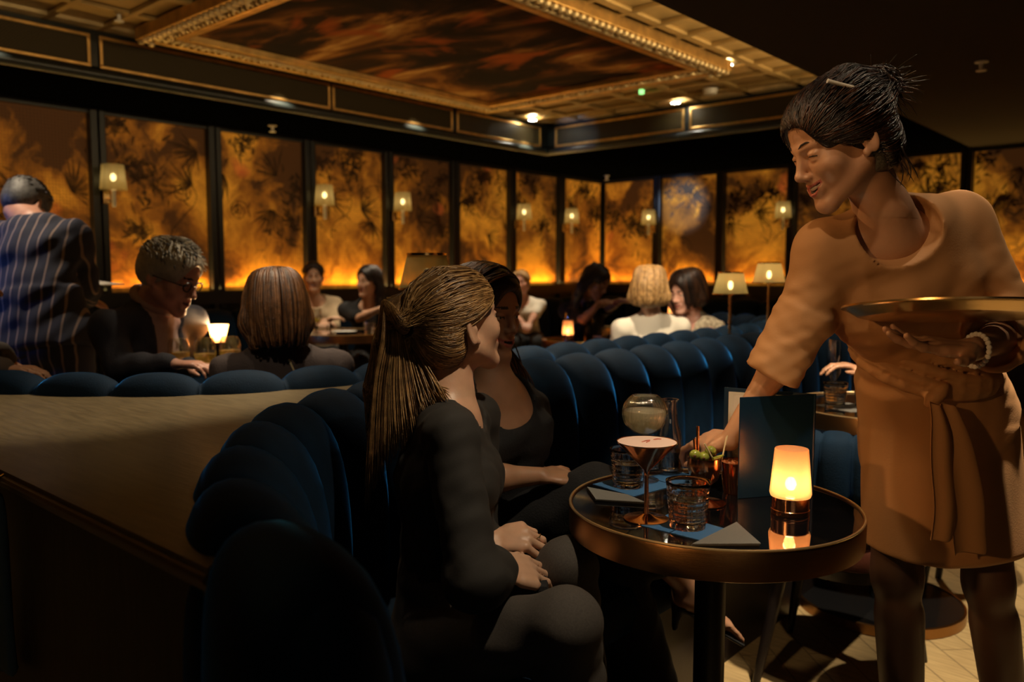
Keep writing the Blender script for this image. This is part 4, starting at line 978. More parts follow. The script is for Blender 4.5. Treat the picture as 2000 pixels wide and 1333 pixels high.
MB().lathe([(0, 0), (.032, 0), (.034, .01), (.034, .13), (.015, .18), (.013, .25), (.016, .252), (.016, .26), (0, .26)], (-3.52, 4.80, .74), 28).build('glass_body', glassmat('dark_bottle_glass', (.35, .22, .08)), bo, True)
wineglass('wine glass on the far table between the tumblers and the stooping woman', -3.62, 4.70, .74, .19, .036, .3)
o = MB().lathe([(0, .006), (.05, .004), (.08, .012), (.085, .016), (.078, .010), (.05, .0), (0, .0)], (-4.62, 3.46, .80), 32).build('side_plate', M['white_plastic'], smooth=True); tag(o, 'pale plate on the table of the two laughing women', 'plate')
wineglass('wine glass in front of the laughing woman in the pale blouse', -4.83, 3.38, .80, .17, .034, .3); tumbler('tumbler on the table before the dark-haired laughing woman', -4.55, 3.62, .80, .08, fill=.5)
# ------------------------------------------------------------------ chair with channelled back
def tub_chair(cx, cy, face, label, group='velvet-backed chairs'):
    t = thing('chair', label, 'chair', (cx, cy, 0), group); f = Vector((math.cos(face), math.sin(face), 0)); s = Vector((-f.y, f.x, 0)); c = Vector((cx, cy, 0))
    ring_ = [(.235*math.cos(a), .235*math.sin(a)) for a in np.linspace(0, 2*math.pi, 40, endpoint=False)]
    MB().lathe([(0, .385), (.20, .385), (.232, .40), (.238, .43), (.225, .462), (.18, .478), (0, .482)], c, 48).build('seat', M['leather'], t, True)
    MB().lathe([(0, .35), (.19, .35), (.205, .386), (0, .386)], c, 40).build('seat_rail', M['black_wood'], t, True)
    for sf in (-1, 1):
        for ss in (-1, 1):
            MB().tube([c+f*sf*.15+s*ss*.15+UP*.36, c+f*sf*.215+s*ss*.205], [.022, .011], 14).build('leg', M['black_wood'], t, True)
    for k in range(7):
        v = []; fc = []; nu = 11; hs = [(.535, 0), (.60, .0), (.70, .0), (.745, .008), (.762, .02)]
        prof_in = [(-.0, z) for z in (.545, .60, .68, .735, .76)]
        n_ = 9
        for iu in range(nu):
            u = -1+2*iu/(nu-1); a = math.pi+(k-3+u*.5)*.36; b = .018*max(0, 1-abs(u)**2.2)**.6
            dirv = f*math.cos(a)+s*math.sin(a)
            top = .775-.030*((k-3)/3)**2
            loop = [(.225+b, .53), (.232+b, .62), (.236+b, .70), (.232+b*.8, top-.025), (.215, top+b*.6), (.195-b*.5, top-.012), (.185-b, .70), (.183-b, .60), (.186-b, .53)]
            for r, z in loop: v.append(c+dirv*r+UP*z)
        for iu in range(nu-1):
            for j in range(n_): fc.append((iu*n_+j, (iu+1)*n_+j, (iu+1)*n_+(j+1) % n_, iu*n_+(j+1) % n_))
        fc.append(tuple(reversed(range(n_)))); fc.append(tuple(range((nu-1)*n_, nu*n_)))
        meshobj('back_channel', v, fc, M['velvet'], t, True)
    for ss in (-1, 1):
        a = math.pi+ss*.75; d = f*math.cos(a)+s*math.sin(a); MB().tube([c+d*.19+UP*.40, c+d*.208+UP*.56], .011, 10).build('back_post', M['black_wood'], t, True)
    return t
tub_chair(-.845, 2.47, math.radians(100), 'low chair with a blue channelled back and dark seat, tucked beside the server')
# coat on a hook, at the end of the ledge front
hr_ = ray(9, 938); hk = CAM+hr_*(.446/hr_.y)
ht = thing('coat_hook', 'shiny round brass hook on the dark ledge front', 'hook', (hk.x, .46, hk.z))
MB().tube([(hk.x-.012, .458, hk.z+.008), (hk.x-.008, .43, hk.z-.004), (hk.x+.004, .422, hk.z+.004), (hk.x+.006, .424, hk.z+.018)], .0055, 10).build('hook_arm', M['brass'], ht, True)
ga = SDF(); top = Vector((hk.x-.012, .438, hk.z-.03))
ga.ec(top, top+V(-.006, .004, -.30), (1, 0, 0), (.014, .008), (.034, .012), .02)
go = skinmesh('hanging_garment', ga, .006, mat('grey_blue_cloth', (.10, .17, .22), .9, bump=.2, bscale=60), origin=top, disp=folds(3, .004, .06, (2, 2, .4)))
tag(go, 'grey-blue garment hanging from the brass hook at the frame edge', 'garment')
# ------------------------------------------------------------------ people
SK = {}
def skin(name, col, rough=.42): SK[name] = mat(name, col, rough, bump=.04, bscale=220, var=.08, vscale=30, sss=.12); return SK[name]
skin('fair_skin', (.62, .36, .23)); skin('warm_skin', (.50, .27, .16)); skin('tan_skin', (.40, .21, .12)); skin('rosy_skin', (.60, .31, .22))
M['lips'] = mat('lips', (.42, .12, .09), .35); M['dark_feature'] = mat('dark_feature', (.02, .012, .008), .5); M['teeth'] = mat('teeth', (.75, .70, .60), .3)
M['eye'] = mat('eye_white', (.55, .50, .44), .15)
def hairmat(name, a, rough=.36): return mat(name, a, rough, var=.45, vscale=60, bump=.25, bscale=180, spec=.5)
M['hair_blonde'] = hairmat('hair_dark_blonde', (.25, .135, .048), .30); M['hair_blonde_light'] = hairmat('hair_light_blonde', (.42, .25, .10), .28); M['hair_blonde_deep'] = hairmat('hair_deep_blonde', (.11, .055, .02), .32)
M['hair_brown'] = hairmat('hair_brown', (.055, .023, .010), .36); M['hair_brown_light'] = hairmat('hair_brown_light', (.15, .066, .024), .34)
M['hair_black'] = hairmat('hair_black', (.008, .005, .004), .38); M['hair_dark'] = hairmat('hair_dark', (.017, .008, .005), .38); M['hair_dark_red'] = hairmat('hair_dark_red', (.055, .020, .009), .38)
M['hair_grey'] = mat('hair_grey', (.46, .42, .33), .5, var=.15, vscale=60, bump=.2, bscale=120); M['hair_steel'] = hairmat('hair_steel', (.10, .10, .10), .45)
M['hair_auburn'] = hairmat('hair_auburn', (.105, .042, .012), .36); M['hair_auburn_dark'] = hairmat('hair_auburn_dark', (.045, .018, .006), .36)
M['hair_fair'] = hairmat('hair_fair', (.38, .22, .08), .36)
def cloth(name, col, rough=.85, bump=.25, bs=220, sheen=.15, **k): M[name] = mat(name, col, rough, bump=bump, bscale=bs, sheen=sheen, **k); return M[name]
cloth('sweater', (.021, .018, .015), bs=700, bump=.10); cloth('jeans', (.060, .050, .042), bs=700, bump=.12, var=.18, vscale=300); cloth('black_cloth', (.005, .005, .006), sheen=.02); cloth('tan_dress', (.42, .215, .088), .75, bump=.06, bs=260, sheen=.2)
cloth('navy_jacket', (.020, .021, .032)); cloth('pink_shirt', (.45, .31, .27)); cloth('brown_blouse', (.042, .028, .026)); cloth('cream_blouse', (.48, .36, .22)); cloth('white_knit', (.72, .66, .55)); cloth('patterned_top', (.40, .34, .24), var=.6, vscale=50)
cloth('grey_sleeve', (.10, .09, .085))
def stripe_mat():
    m, t, b = nt('navy_stripe_suit'); tc = N(t, 'ShaderNodeTexCoord'); at = N(t, 'ShaderNodeAttribute', attribute_name='stripe')
    n = N(t, 'ShaderNodeMath', operation='MULTIPLY'); n.inputs[1].default_value = 2*math.pi; t.links.new(at.outputs['Fac'], n.inputs[0])
    s = N(t, 'ShaderNodeMath', operation='SINE'); t.links.new(n.outputs[0], s.inputs[0]); g = N(t, 'ShaderNodeMath', operation='GREATER_THAN'); g.inputs[1].default_value = .86; t.links.new(s.outputs[0], g.inputs[0])
    mx = N(t, 'ShaderNodeMix', data_type='RGBA'); t.links.new(g.outputs[0], mx.inputs[0]); mx.inputs[6].default_value = (.022, .026, .050, 1); mx.inputs[7].default_value = (.26, .19, .17, 1)
    t.links.new(mx.outputs[2], b.inputs['Base Color']); b.inputs['Roughness'].default_value = .85; return m
M['stripe_suit'] = stripe_mat()
class Head:
    def __init__(h, c, f, u=(0, 0, 1), s=1.0, smile=.5, opened=.0, lean=0):
        h.c = Vector(c); h.s = s; h.x, h.f, h.u = frame(f, u); h.smile = smile; h.open = opened; h.fine = False
        if lean:
            R = Matrix.Rotation(lean, 3, h.f); h.x = R @ h.x; h.u = R @ h.u
    def curve(h, t): return (.0275*t, .0965-.019*t*t, -.0615+.013*h.smile*t*t)
    def L(h, x, y, z): return h.c+(h.x*x+h.f*y+h.u*z)*h.s
    def loc(h, p):
        q = (np.asarray(p)-np.array(h.c))/h.s; return np.stack([q@np.array(h.x), q@np.array(h.f), q@np.array(h.u)], -1)
    def ax(h): return (h.x, h.f, h.u)
    def prims(h, S, neck=None, nr=.050):
        s, L = h.s, h.L; e = lambda c, r, k=.02, op='u': S.el(L(*c), tuple(q*s for q in r), h.ax(), k*s, op)
        e((0, -.018, .042), (.0725, .093, .076)); e((0, .030, .042), (.060, .056, .056), .03); e((0, .032, -.030), (.055, .054, .068), .03)
        for q in (-1, 1):
            S.rc(L(q*.050, -.002, -.048), L(q*.012, .070, -.097), .019*s, .015*s, .03*s)
            e((q*.035, .058, -.026+.004*h.smile), (.026, .023, .022), .030)
            S.rc(L(q*.012, .086, .022), L(q*.040, .072, .025), .008*s, .007*s, .014*s)
            e((q*.031, .098, .003), (.017, .016, .011), .012, 's')
        e((0, .077, -.100), (.018, .015, .014), .02)
        S.rc(L(0, .084, .020), L(0, .104, -.024), .0070*s, .0090*s, .012*s); e((0, .1065, -.028), (.0105, .010, .009), .008)
        for q in (-1, 1): e((q*.0115, .0965, -.033), (.0075, .009, .0065), .007); e((q*.007, .103, -.0385), (.0035, .005, .003), .003, 's')
        e((0, .084, -.060), (.027, .013, .020), .014)
        if h.open > .25:
            for sg, dz, r0, yo in ((1, .0052, .0040, -.002), (-1, -.0085, .0052, -.003)):
                cv = [h.curve(t) for t in np.linspace(-1, 1, 9)]; S.chain([L(x, y+yo, z+dz*(.35+.65*(1-abs(t)**2))*(h.open if sg < 0 else 1)*(1.25 if sg < 0 else 1)) for t, (x, y, z) in zip(np.linspace(-1, 1, 9), cv)], [(r0*(1-.55*abs(t)))*s for t in np.linspace(-1, 1, 9)], .004*s)
        else:
          for q in (-1, 1):
            S.rc(L(0, .0965, -.0545), L(q*.025, .080, -.058+.0125*h.smile), .0048*s, .003*s, .006*s); S.rc(L(0, .094, -.0665-.012*h.open), L(q*.023, .079, -.061+.0115*h.smile-.006*h.open), .0058*s, .003*s, .006*s)
        if h.open <= .25: e((0, .098, -.0603), (.021, .014, .0020), .003, 's')
        else:
            cv = [h.curve(t) for t in np.linspace(-1, 1, 9)]; rr = [(.0016+.0062*h.open*(1-t*t))*s for t in np.linspace(-1, 1, 9)]
            S.chain([L(*q) for q in cv], rr, .002*s, 's')
        for q in (-1, 1):       # eyelids and ears
            e((q*.031, .0760, .0085), (.0145, .0125, .0062), .004); e((q*.031, .0755, -.0050), (.0140, .0115, .0050), .004)
            ex = (h.x*q*.35-h.f*.94).normalized(); up = (h.u*.97-h.f*.22).normalized(); nx = ex.cross(up).normalized()
            c = L(q*.0745, -.010, -.006)
            S.el(c+ex*.004*s, (.017*s, .0065*s, .031*s), (ex, nx, up), .006*s); S.el(c+h.x*q*.008*s+ex*.002*s-up*.001*s, (.0105*s, .0055*s, .021*s), (ex, nx, up), .004*s, 's')
            S.el(c-ex*.006*s-up*.002*s+h.x*q*.003*s, (.004*s, .004*s, .008*s), (ex, nx, up), .004*s); S.el(c-up*.027*s-ex*.004*s, (.007*s, .005*s, .008*s), (ex, nx, up), .005*s)
        if neck is not None: S.rc(L(0, -.024, -.050), neck, nr*s, nr*1.12*s, .03*s)
        return S
    def midx(h, lash=True, brow=True):      # lips, and for far guests brows and lashes
        def fn(p):
            q = h.loc(p); x, y, z = q[:, 0], q[:, 1], q[:, 2]; m = np.zeros(len(q), int); ax_ = np.abs(x)
            zm = -.0600+h.smile*20*x*x; fr = y > .066; k = np.clip(1-(x/.0255)**2, 0, 1)
            d = np.abs(z-zm+.005*h.open); o = (.0016+.0075*h.open)*np.sqrt(k)
            if h.open > .25:
                tt = np.clip(x/.0275, -1, 1); zz_ = -.0615+.013*h.smile*tt*tt; oo = (.0016+.0062*h.open*(1-tt*tt)); up_ = z-zz_
                m[fr & (ax_ < .0285) & (up_ < oo+.0055*(1-.6*tt*tt)) & (up_ > -oo-.0085*(1-.6*tt*tt))] = 1; m[fr & (ax_ < .026) & (np.abs(up_) < oo*.95) & (y < .0965-.019*tt*tt-.0006)] = 2
            else:
                m[fr & (ax_ < .0265) & (d < o+.0062*np.sqrt(k))] = 1; m[fr & (ax_ < .022) & (d < o)] = 2
            if brow: m[(y > .045) & (ax_ > .013) & (ax_ < .045) & (np.abs(z-(.0275+.10*(ax_-.013)-2.6*(ax_-.013)**2)) < .0032)] = 2
            if lash: m[(y > .055) & (np.abs(ax_-.031) < .0155) & (np.abs(z-.0018-.10*h.smile*(.015-np.abs(ax_-.031))) < .0022)] = 2
            return m
        return fn
    def mats(h, sk): return [sk, M['lips'], M['dark_feature'], M['teeth']]
    def eyes(h, parent):
        if h.open > .25: teeth(h, parent)
        if h.s > .95 and h.fine:
            for q in (-1, 1):
                MB().tube([h.L(q*x, y+.0015, z) for x, y, z in ((.013, .0915, .0265), (.022, .0890, .0315), (.032, .0835, .0330), (.043, .0745, .0290))], [.0016, .0024, .0022, .0010], 8, flat=.8).build('eyebrow', M['dark_feature'], None, True, ).parent = parent
                MB().tube([h.L(q*(.031+x), .0866-30*x*x, .0012+.0035*(1-(x/.0145)**2)) for x in (-.0145, -.008, 0, .008, .0145)], [.0008, .0016, .0019, .0019, .0010], 6).build('eyelash', M['dark_feature'], None, True).parent = parent
            for o in bpy.data.objects:
                if o.parent is parent and o.name.split('.')[0] in ('eyebrow', 'eyelash'): put(o, parent)
        for q in (-1, 1):
            o = MB().ball(h.L(q*.031, .0745, .003), .0118*h.s, 14).build('eye', M['eye'], None, True); put(o, parent)
            i = MB().ball(h.L(q*.031, .0815, .003), (.0056*h.s,)*3, 10).build('iris', M['dark_feature'], None, True); put(i, o)
    def cap(h, S, th=.012, face=True, low=-.02):
        s, L = h.s, h.L
        S.el(L(0, -.018, .042), ((.0725+th)*s, (.093+th)*s, (.076+th)*s), h.ax(), .02*s); S.el(L(0, .026, .046), ((.060+th)*s, (.054+th)*s, (.056+th)*s), h.ax(), .03*s)
        S.el(L(0, -.045, low), ((.064+th)*s, (.058+th)*s, .065*s), h.ax(), .03*s)
        return S
    def carve(h, S, top=.062, side=.064):
        s, L = h.s, h.L
        S.el(L(0, .100, top-.115), (side*s, .075*s, .115*s), h.ax(), .012*s, 's'); 
        for q in (-1, 1): S.el(L(q*.085, .035, -.045), (.034*s, .050*s, .066*s), h.ax(), .012*s, 's')
        return S
def strands(paths, rad, mats_, seed=1, seg=5):
    """thin tapered locks; paths: list of point lists"""
    r = random.Random(seed); mb = MB(); idx = []
    for p in paths:
        n = len(p); n0 = len(mb.f)
        k = rad*r.uniform(.7, 1.3); mb.tube(p, [k*(.55+.45*math.sin(math.pi*min(1, .25+.75*i/(n-1)))) if i < n-1 else k*.25 for i in range(n)], seg, True)
        idx += [r.randrange(len(mats_))]*(len(mb.f)-n0)
    return mb, idx
def bez(p0, p1, p2, p3, n=12):
    out = []
    for i in range(n):
        t = i/(n-1); a = 1-t; out.append(p0*(a**3)+p1*(3*a*a*t)+p2*(3*a*t*t)+p3*(t**3))
    return out
def crom(pts, n=4):
    p = [Vector(q) for q in pts]; p = [p[0]*2-p[1]]+p+[p[-1]*2-p[-2]]; out = []
    for i in range(1, len(p)-2):
        for j in range(n):
            t = j/n; out.append((p[i]*2+(p[i+1]-p[i-1])*t+(p[i-1]*2-p[i]*5+p[i+1]*4-p[i+2])*t*t+(p[i]*3-p[i-1]-p[i+1]*3+p[i+2])*t**3)*.5)
    return out+[p[-2]]
def hand(S, wr, f, n, right, curls, s=1.0, spread=.0, thumb=(.7, .7, -.25, .5), r=1.0):
    wr = Vector(wr); f = Vector(f).normalized(); n = Vector(n); n = (n-f*n.dot(f)).normalized(); t = n.cross(f) if right else f.cross(n)
    S.ec(wr+f*.012*s, wr+f*.078*s, t, (.030*s, .0155*s), (.041*s, .0125*s), .012*s, end=.012*s)
    base = [(.088, .031), (.093, .0105), (.089, -.0105), (.079, -.030)]; ln = [(.040, .026, .021), (.044, .029, .022), (.041, .027, .021), (.032, .021, .018)]
    tips = []
    for i in range(4):
        p = wr+f*base[i][0]*s+t*base[i][1]*s; a = 0; fi = (f+t*spread*(1.5-i)).normalized(); S.rc(wr+f*.05*s+t*base[i][1]*.9*s, p, .0105*s*r, .0100*s*r, .008*s)
        rr = [.0092, .0082, .0074, .0062]
        if i == 3: rr = [q*.86 for q in rr]
        for j in range(3):
            a += curls[i][j]; d = fi*math.cos(a)-n*math.sin(a); q = p+d*ln[i][j]*s; S.rc(p, q, rr[j]*s*r, rr[j+1]*s*r, .0035*s); p = q
        tips.append(p)
    p = wr+f*.022*s+t*.024*s-n*.004*s; d = (f*thumb[0]+t*thumb[1]+n*thumb[2]).normalized(); q = p+d*.040*s; S.rc(p, q, .0140*s*r, .0108*s*r, .012*s)
    d2 = (d*(1-thumb[3])+f*thumb[3]).normalized(); q2 = q+d2*.030*s; S.rc(q, q2, .0104*s*r, .0094*s*r, .004*s); d3 = (d2*.7+f*.3-n*.12).normalized(); S.rc(q2, q2+d3*.022*s, .0094*s*r, .0070*s*r, .004*s)
    return tips
def nails(name, tips, f, parent): pass
def mid(a, b, t=.5): return Vector(a)*(1-t)+Vector(b)*t
class Body:
    """joints in world space; w: width factor"""
    def __init__(b, **k):
        b.__dict__.update({a: (Vector(v) if hasattr(v, '__len__') else v) for a, v in k.items()}); b.w = k.get('w', 1.0)
        b.sv = (b.shR-b.shL).normalized(); b.hv = (b.hipR-b.hipL).normalized(); b.pel = mid(b.hipR, b.hipL); b.sp = (b.neck-b.pel).normalized()
        b.fr = b.sp.cross(b.sv).normalized()
        if not hasattr(b, 'waist'): b.waist = mid(b.neck, b.pel, .62)
        b.ch = mid(b.neck, b.waist, .45)
    def torso(b, S, g=0, bust=0, k=.035, nk=True):
        w = b.w; E = lambda a, c, s, p, q: S.ec(a, c, s, (p[0]*w+g, p[1]*w+g), (q[0]*w+g, q[1]*w+g), k)
        E(mid(b.neck, b.ch, .35), b.ch, b.sv, (.120, .072), (.150, .100)); E(b.ch, b.waist, b.sv+b.hv*.3, (.150, .100), (.122, .088))
        E(b.waist, b.pel, b.hv, (.122, .090), (.162, .115))
        for sh in (b.shR, b.shL): S.rc(mid(b.neck, b.ch, .25), sh, .055*w+g, .050*w+g, k); 
        if bust:
            for q in (-1, 1): S.el(b.ch-b.sp*.02+b.fr*.062*w+b.sv*q*.066*w, (.060*bust+g, .052*bust+g, .060*bust+g), (b.sv, b.fr, b.sp), .03)
        if nk: S.rc(b.neck+b.sp*.015, mid(b.neck, b.ch, .3), .056*w+g*.6, .075*w+g, k)
        return S
    def arm(b, S, side, g=0, upto=1.0, r=(.049, .040, .027), k=.02, full=True):
        sh, el, wr = (b.shR, b.elR, b.wrR) if side == 'R' else (b.shL, b.elL, b.wrL); w = b.w
        S.rc(sh, el, r[0]*w+g, r[1]*w+g, k)
        if full: S.rc(el, mid(el, wr, .35), r[1]*w*.98+g, r[1]*w*.98+g, k*.6); S.rc(mid(el, wr, .35), mid(el, wr, upto), r[1]*w*.98+g, (r[1]*(1-upto)+r[2]*upto)*w+g, k)
        return S
    def leg(b, S, side, g=0, r=(.083, .058, .037), k=.03, foot=True, low=True):
        h, kn, an, to = (b.hipR, b.knR, b.anR, b.toR) if side == 'R' else (b.hipL, b.knL, b.anL, b.toL); w = b.w
        S.rc(h, kn, r[0]*w+g, r[1]*w+g, k)
        if low:
            d = (an-kn).normalized(); bk = (h-kn)-d*(h-kn).dot(d)
            bk = bk.normalized() if bk.length > .05 else -b.fr
            S.rc(kn, an, r[1]*.95*w+g, r[2]*w+g, k); S.rc(mid(kn, an, .18)+bk*.014, mid(kn, an, .5)+bk*.012, .052*w+g, .044*w+g, k)
        if foot:
            fd = (to-an); S.rc(an-fd.normalized()*.03, an+fd*.0, .034*w, .036*w, .02); S.ec(an+fd*.15-UP*.02, to, fd.cross(UP), (.034*w, .030*w), (.040*w, .018*w), .02)
        return S
def person(name_label, cat, loc, group=None): return thing('person', name_label, cat, loc, group)
def bodymesh(root, S, h, sk, head=None, hh=.003, hands=(), disp=None, name='body'):
    """one continuous skin mesh, finer at head and hands"""
    ex = []
    boxes = []
    if head is not None:
        c = np.array(head.c); s = head.s; boxes.append((c-np.array([.135, .135, .15])*s, c+np.array([.135, .135, .16])*s, hh))
    for (lo, hi, q) in hands: boxes.append((np.array(lo), np.array(hi), q))
    V_, F_, n = [], [], 0
    v, f = S.mesh(h, disp=disp)
    if len(f):
        c = v[f].mean(1); keep = np.ones(len(f), bool)
        for lo, hi, q in boxes: keep &= ~((c > lo+h*1.2) & (c < hi-h*1.2)).all(1)
        f = f[keep]; V_.append(v); F_.append(f); n = len(v)
    for lo, hi, q in boxes:
        v2, f2 = S.mesh(q, (lo, hi)); v2 = relax(v2, f2, 1, .3); V_.append(v2); F_.append(f2+n); n += len(v2)
    v = np.concatenate(V_); f = np.concatenate(F_)
    us = np.unique(f); mp = np.full(len(v), -1); mp[us] = np.arange(len(us)); v = v[us]; f = mp[f]
    mi = None; mats_ = [sk]
    if head is not None:
        mats_ = head.mats(sk); mi = head.midx(not head.fine, not head.fine)(v[f].mean(1))
    o = meshobj(name, v, f, sk, root, True, mats_, mi, origin=root.location)
    return o
def clothmesh(root, name, S, m, h=.007, disp=None, box=None):
    v, f = S.mesh(h, box, disp); v = relax(v, f, 1, .4)
    return meshobj(name, v, f, m, root, True, origin=root.location)
def hairmesh(root, mb, idx, mats_, base=None, hb=.005, basemat=0, name='hair', disp=None):
    V_ = []; F_ = []; mi = []; n = 0
    if base is not None:
        v, f = base.mesh(hb, None, disp); V_ += [tuple(q) for q in v.tolist()]; F_ += [tuple(q) for q in f.tolist()]; mi += [basemat]*len(f); n = len(v)
    if mb is not None:
        V_ += [tuple(q) for q in mb.v]; F_ += [tuple(i+n for i in q) for q in mb.f]; mi += idx
    return meshobj(name, V_, F_, None, root, True, mats_, mi, origin=root.location)

from mathutils.bvhtree import BVHTree
def hairdo(root, hd, ps, rad, mats_, base, hb=.005, basemat=0, seed=1, lift=.0022):
    """strands laid over a close cap; any strand point that sinks into the cap is lifted onto it"""
    v, f = base.mesh(hb); v = relax(v, f, 1, .4); bv = BVHTree.FromPolygons([tuple(q) for q in v.tolist()], [tuple(q) for q in f.tolist()])
    r = random.Random(seed+100); c = hd.L(0, -.015, .030); out = []
    for p in ps:
        lf = lift*r.uniform(.2, 1.6); q2 = []
        for q in p:
            d = q-c; L_ = d.length
            if L_ < .17*hd.s:
                h_ = bv.ray_cast(c, d/L_)
                if h_[0] is not None and (h_[3]+lf) > L_: q = c+d/L_*(h_[3]+lf)
            q2.append(q)
        out.append(q2)
    mb, idx = strands(out, rad, mats_, seed)
    V_ = [tuple(q) for q in v.tolist()]; F_ = [tuple(q) for q in f.tolist()]; n = len(V_)
    return meshobj('hair', V_+[tuple(q) for q in mb.v], F_+[tuple(i+n for i in q) for q in mb.f], None, root, True, mats_, [basemat]*len(F_)+idx, origin=root.location)
def neckcut(S, B, r=.074, dip=.045, fwd=.035, k=.003):
    ax = (B.sp*.86+B.fr*.45).normalized(); a = B.neck+B.fr*fwd-B.sp*dip
    S.ec(a, a+ax*.28, B.sv, (r*1.10, r), (r*1.25, r*1.15), k, 's', .03); return S
def teeth(hd, parent):
    v = []; f = []; n = 11
    for i in range(n):
        x = -.021+.042*i/(n-1); tt = x/.0275; zc_ = -.0615+.013*hd.smile*tt*tt; y = .0920-.019*tt*tt; oo = .0016+.0062*hd.open*(1-tt*tt)
        for dz, dy in ((oo+.001, 0), (oo*-.25, .0006)): v.append(hd.L(x, y+dy, zc_+dz))
    for i in range(n-1): f.append((2*i, 2*i+1, 2*i+3, 2*i+2))
    for i in range(n): v.append(Vector(v[2*i])-hd.f*.003); v.append(Vector(v[2*i+1])-hd.f*.003)
    m = 2*n
    for i in range(n-1): f.append((m+2*i, m+2*i+2, m+2*i+3, m+2*i+1)); f.append((2*i, 2*i+2, m+2*i+2, m+2*i)); f.append((2*i+1, m+2*i+1, m+2*i+3, 2*i+3))
    o = meshobj('teeth', [tuple(q) for q in v], f, M['teeth'], parent, True, origin=parent.location); return o
# ------------------------------------------------------------------ woman with the ponytail
def ponytail_woman():
    root = person('woman in a black sweater and grey jeans with a fair ponytail, seated back half turned', 'person', P(870, 1290, 1.68))
    f = (RH*math.cos(math.radians(40))+FH*math.sin(math.radians(40)))*math.cos(.2)+UP*math.sin(.2)
    hd = Head(P(889, 634, 1.70), f, UP, .965, smile=.6, opened=.35)
    neck = P(872, 795, 1.69)
    B = Body(neck=neck, shR=P(880, 852, 1.52), shL=P(930, 815, 1.84), elR=P(925, 1135, 1.44), elL=P(935, 1065, 1.86), wrR=P(972, 1112, 1.53), wrL=P(955, 1056, 1.68),
             hipR=P(850, 1285, 1.58), hipL=P(905, 1235, 1.83), knR=P(1108, 1218, 1.42), knL=P(1108, 1108, 1.66), anR=P(1150, 1520, 1.50), anL=P(1165, 1500, 1.72), toR=P(1250, 1580, 1.42), toL=P(1260, 1560, 1.64), w=.93)
    S = SDF(); hd.prims(S, neck, .049); B.torso(S, -.006); 
    for s in 'RL': B.arm(S, s, -.003, r=(.046, .038, .026)); B.leg(S, s, -.006, foot=False)
    fl = (RH*1.0+UP*.14-FH*.08).normalized()
    hand(S, B.wrL-fl*.008, fl, UP*.9-FH*.45, False, [(.95, .55, .2), (.80, .75, .3), (.72, .8, .3), (.7, .8, .3)], .96, .02, (.72, .50, -.50, .45))
    fr_ = (RH*.60+FH*.42-UP*.22).normalized()
    hand(S, B.wrR, fr_, UP*.8+RH*.1-FH*.5, True, [(.3, .4, .3)]*4, .96, .02, (.8, .5, -.2, .4))
    wl, wr = np.array(B.wrL), np.array(B.wrR)
    bodymesh(root, S, .010, SK['fair_skin'], hd, .0028, [(wl-.075, wl+[.19, .19, .10], .0026), (wr-.06, wr+[.15, .17, .07], .0032)])
    hd.eyes(root)
    # sweater
    S = SDF(); B.torso(S, .006, .9, nk=False); 
    B.arm(S, 'R', .006, .80, (.048, .044, .034)); B.arm(S, 'L', .006, .86, (.048, .042, .034))
    S.rc(mid(B.elR, B.wrR, .1), mid(B.elR, B.wrR, .62), .058, .050, .02)
    neckcut(S, B, .070, .012, .018); S.cut(B.pel-UP*.045, -UP)
    fo = folds(11, .0018, .05, (1, 1, 1.4)); clothmesh(root, 'sweater', S, M['sweater'], .0065, fo)
    S = SDF()
    for s in 'RL': B.leg(S, s, .004, foot=False)
    S.ec(B.waist, B.pel, B.hv, (.13, .10), (.165, .12), .03); S.el(B.pel, (.16, .13, .10), (B.hv, B.fr, B.sp), .03); 
    clothmesh(root, 'jeans', S, M['jeans'], .008, folds(5, .003, .09))
    for s, a, t in (('R', B.anR, B.toR), ('L', B.anL, B.toL)):
        q = SDF(); fd = t-a; q.rc(a, a+fd*.2-UP*.02, .040, .040); q.ec(a+fd*.1-UP*.03, t-UP*.01, fd.cross(UP), (.038, .03), (.042, .022), .02); clothmesh(root, 'shoe', q, M['black_cloth'], .008)
    # hair
    tie = hd.L(0, -.118, .030); cb = SDF(); hd.cap(cb, .007, low=-.025); hd.carve(cb, .078, .062)
    for q in (-1, 1): cb.el(hd.L(q*.078, -.004, -.010), (.022, .030, .040), hd.ax(), .01, 's')
    line = crom([hd.L(*q) for q in ((-.030, -.078, -.088), (-.062, -.045, -.060), (-.078, -.030, .005), (-.078, .006, .036), (-.066, .046, .048), (-.046, .070, .068), (0, .084, .078), (.046, .070, .068), (.066, .046, .048), (.078, .006, .036), (.078, -.030, .005), (.062, -.045, -.060), (.030, -.078, -.088))], 24)
    rnd = random.Random(2); ps = []
    cen = np.array((0, -.012, .040)); rad = np.array((.0825, .105, .0875))
    for k in range(1300):
        j_ = rnd.randrange(len(line)); j_ = rnd.choice((rnd.randrange(len(line)//5), len(line)-1-rnd.randrange(len(line)//5))) if rnd.random() < .4 else j_; a = line[j_]; n = 13; p = []; la = hd.loc(np.array(a))+np.array((0, rnd.uniform(0, .008), -rnd.uniform(0, .018))); lt = np.array((rnd.uniform(-.012, .012), -.116, .030+rnd.uniform(-.012, .012))); w1 = rnd.uniform(-.010, .010); lift = rnd.uniform(.0, .0045)
        for i in range(n):
            t = i/(n-1); q = la*(1-t)+lt*t; q = q+np.array((0, 0, w1*math.sin(math.pi*t)))
            d = (q-cen)/rad; L_ = np.linalg.norm(d); tgt = 1.0+lift/.09*math.sin(math.pi*t)
            if 0 < i < n-1 or True: q2 = cen+(q-cen)/L_*tgt; bl = 1-max(0, t-.9)*6; q = q*(1-bl)+q2*bl
            p.append(hd.L(*q))
        ps.append(p)
    # ponytail fan
    rt = hd.L(0, -.118, .030)
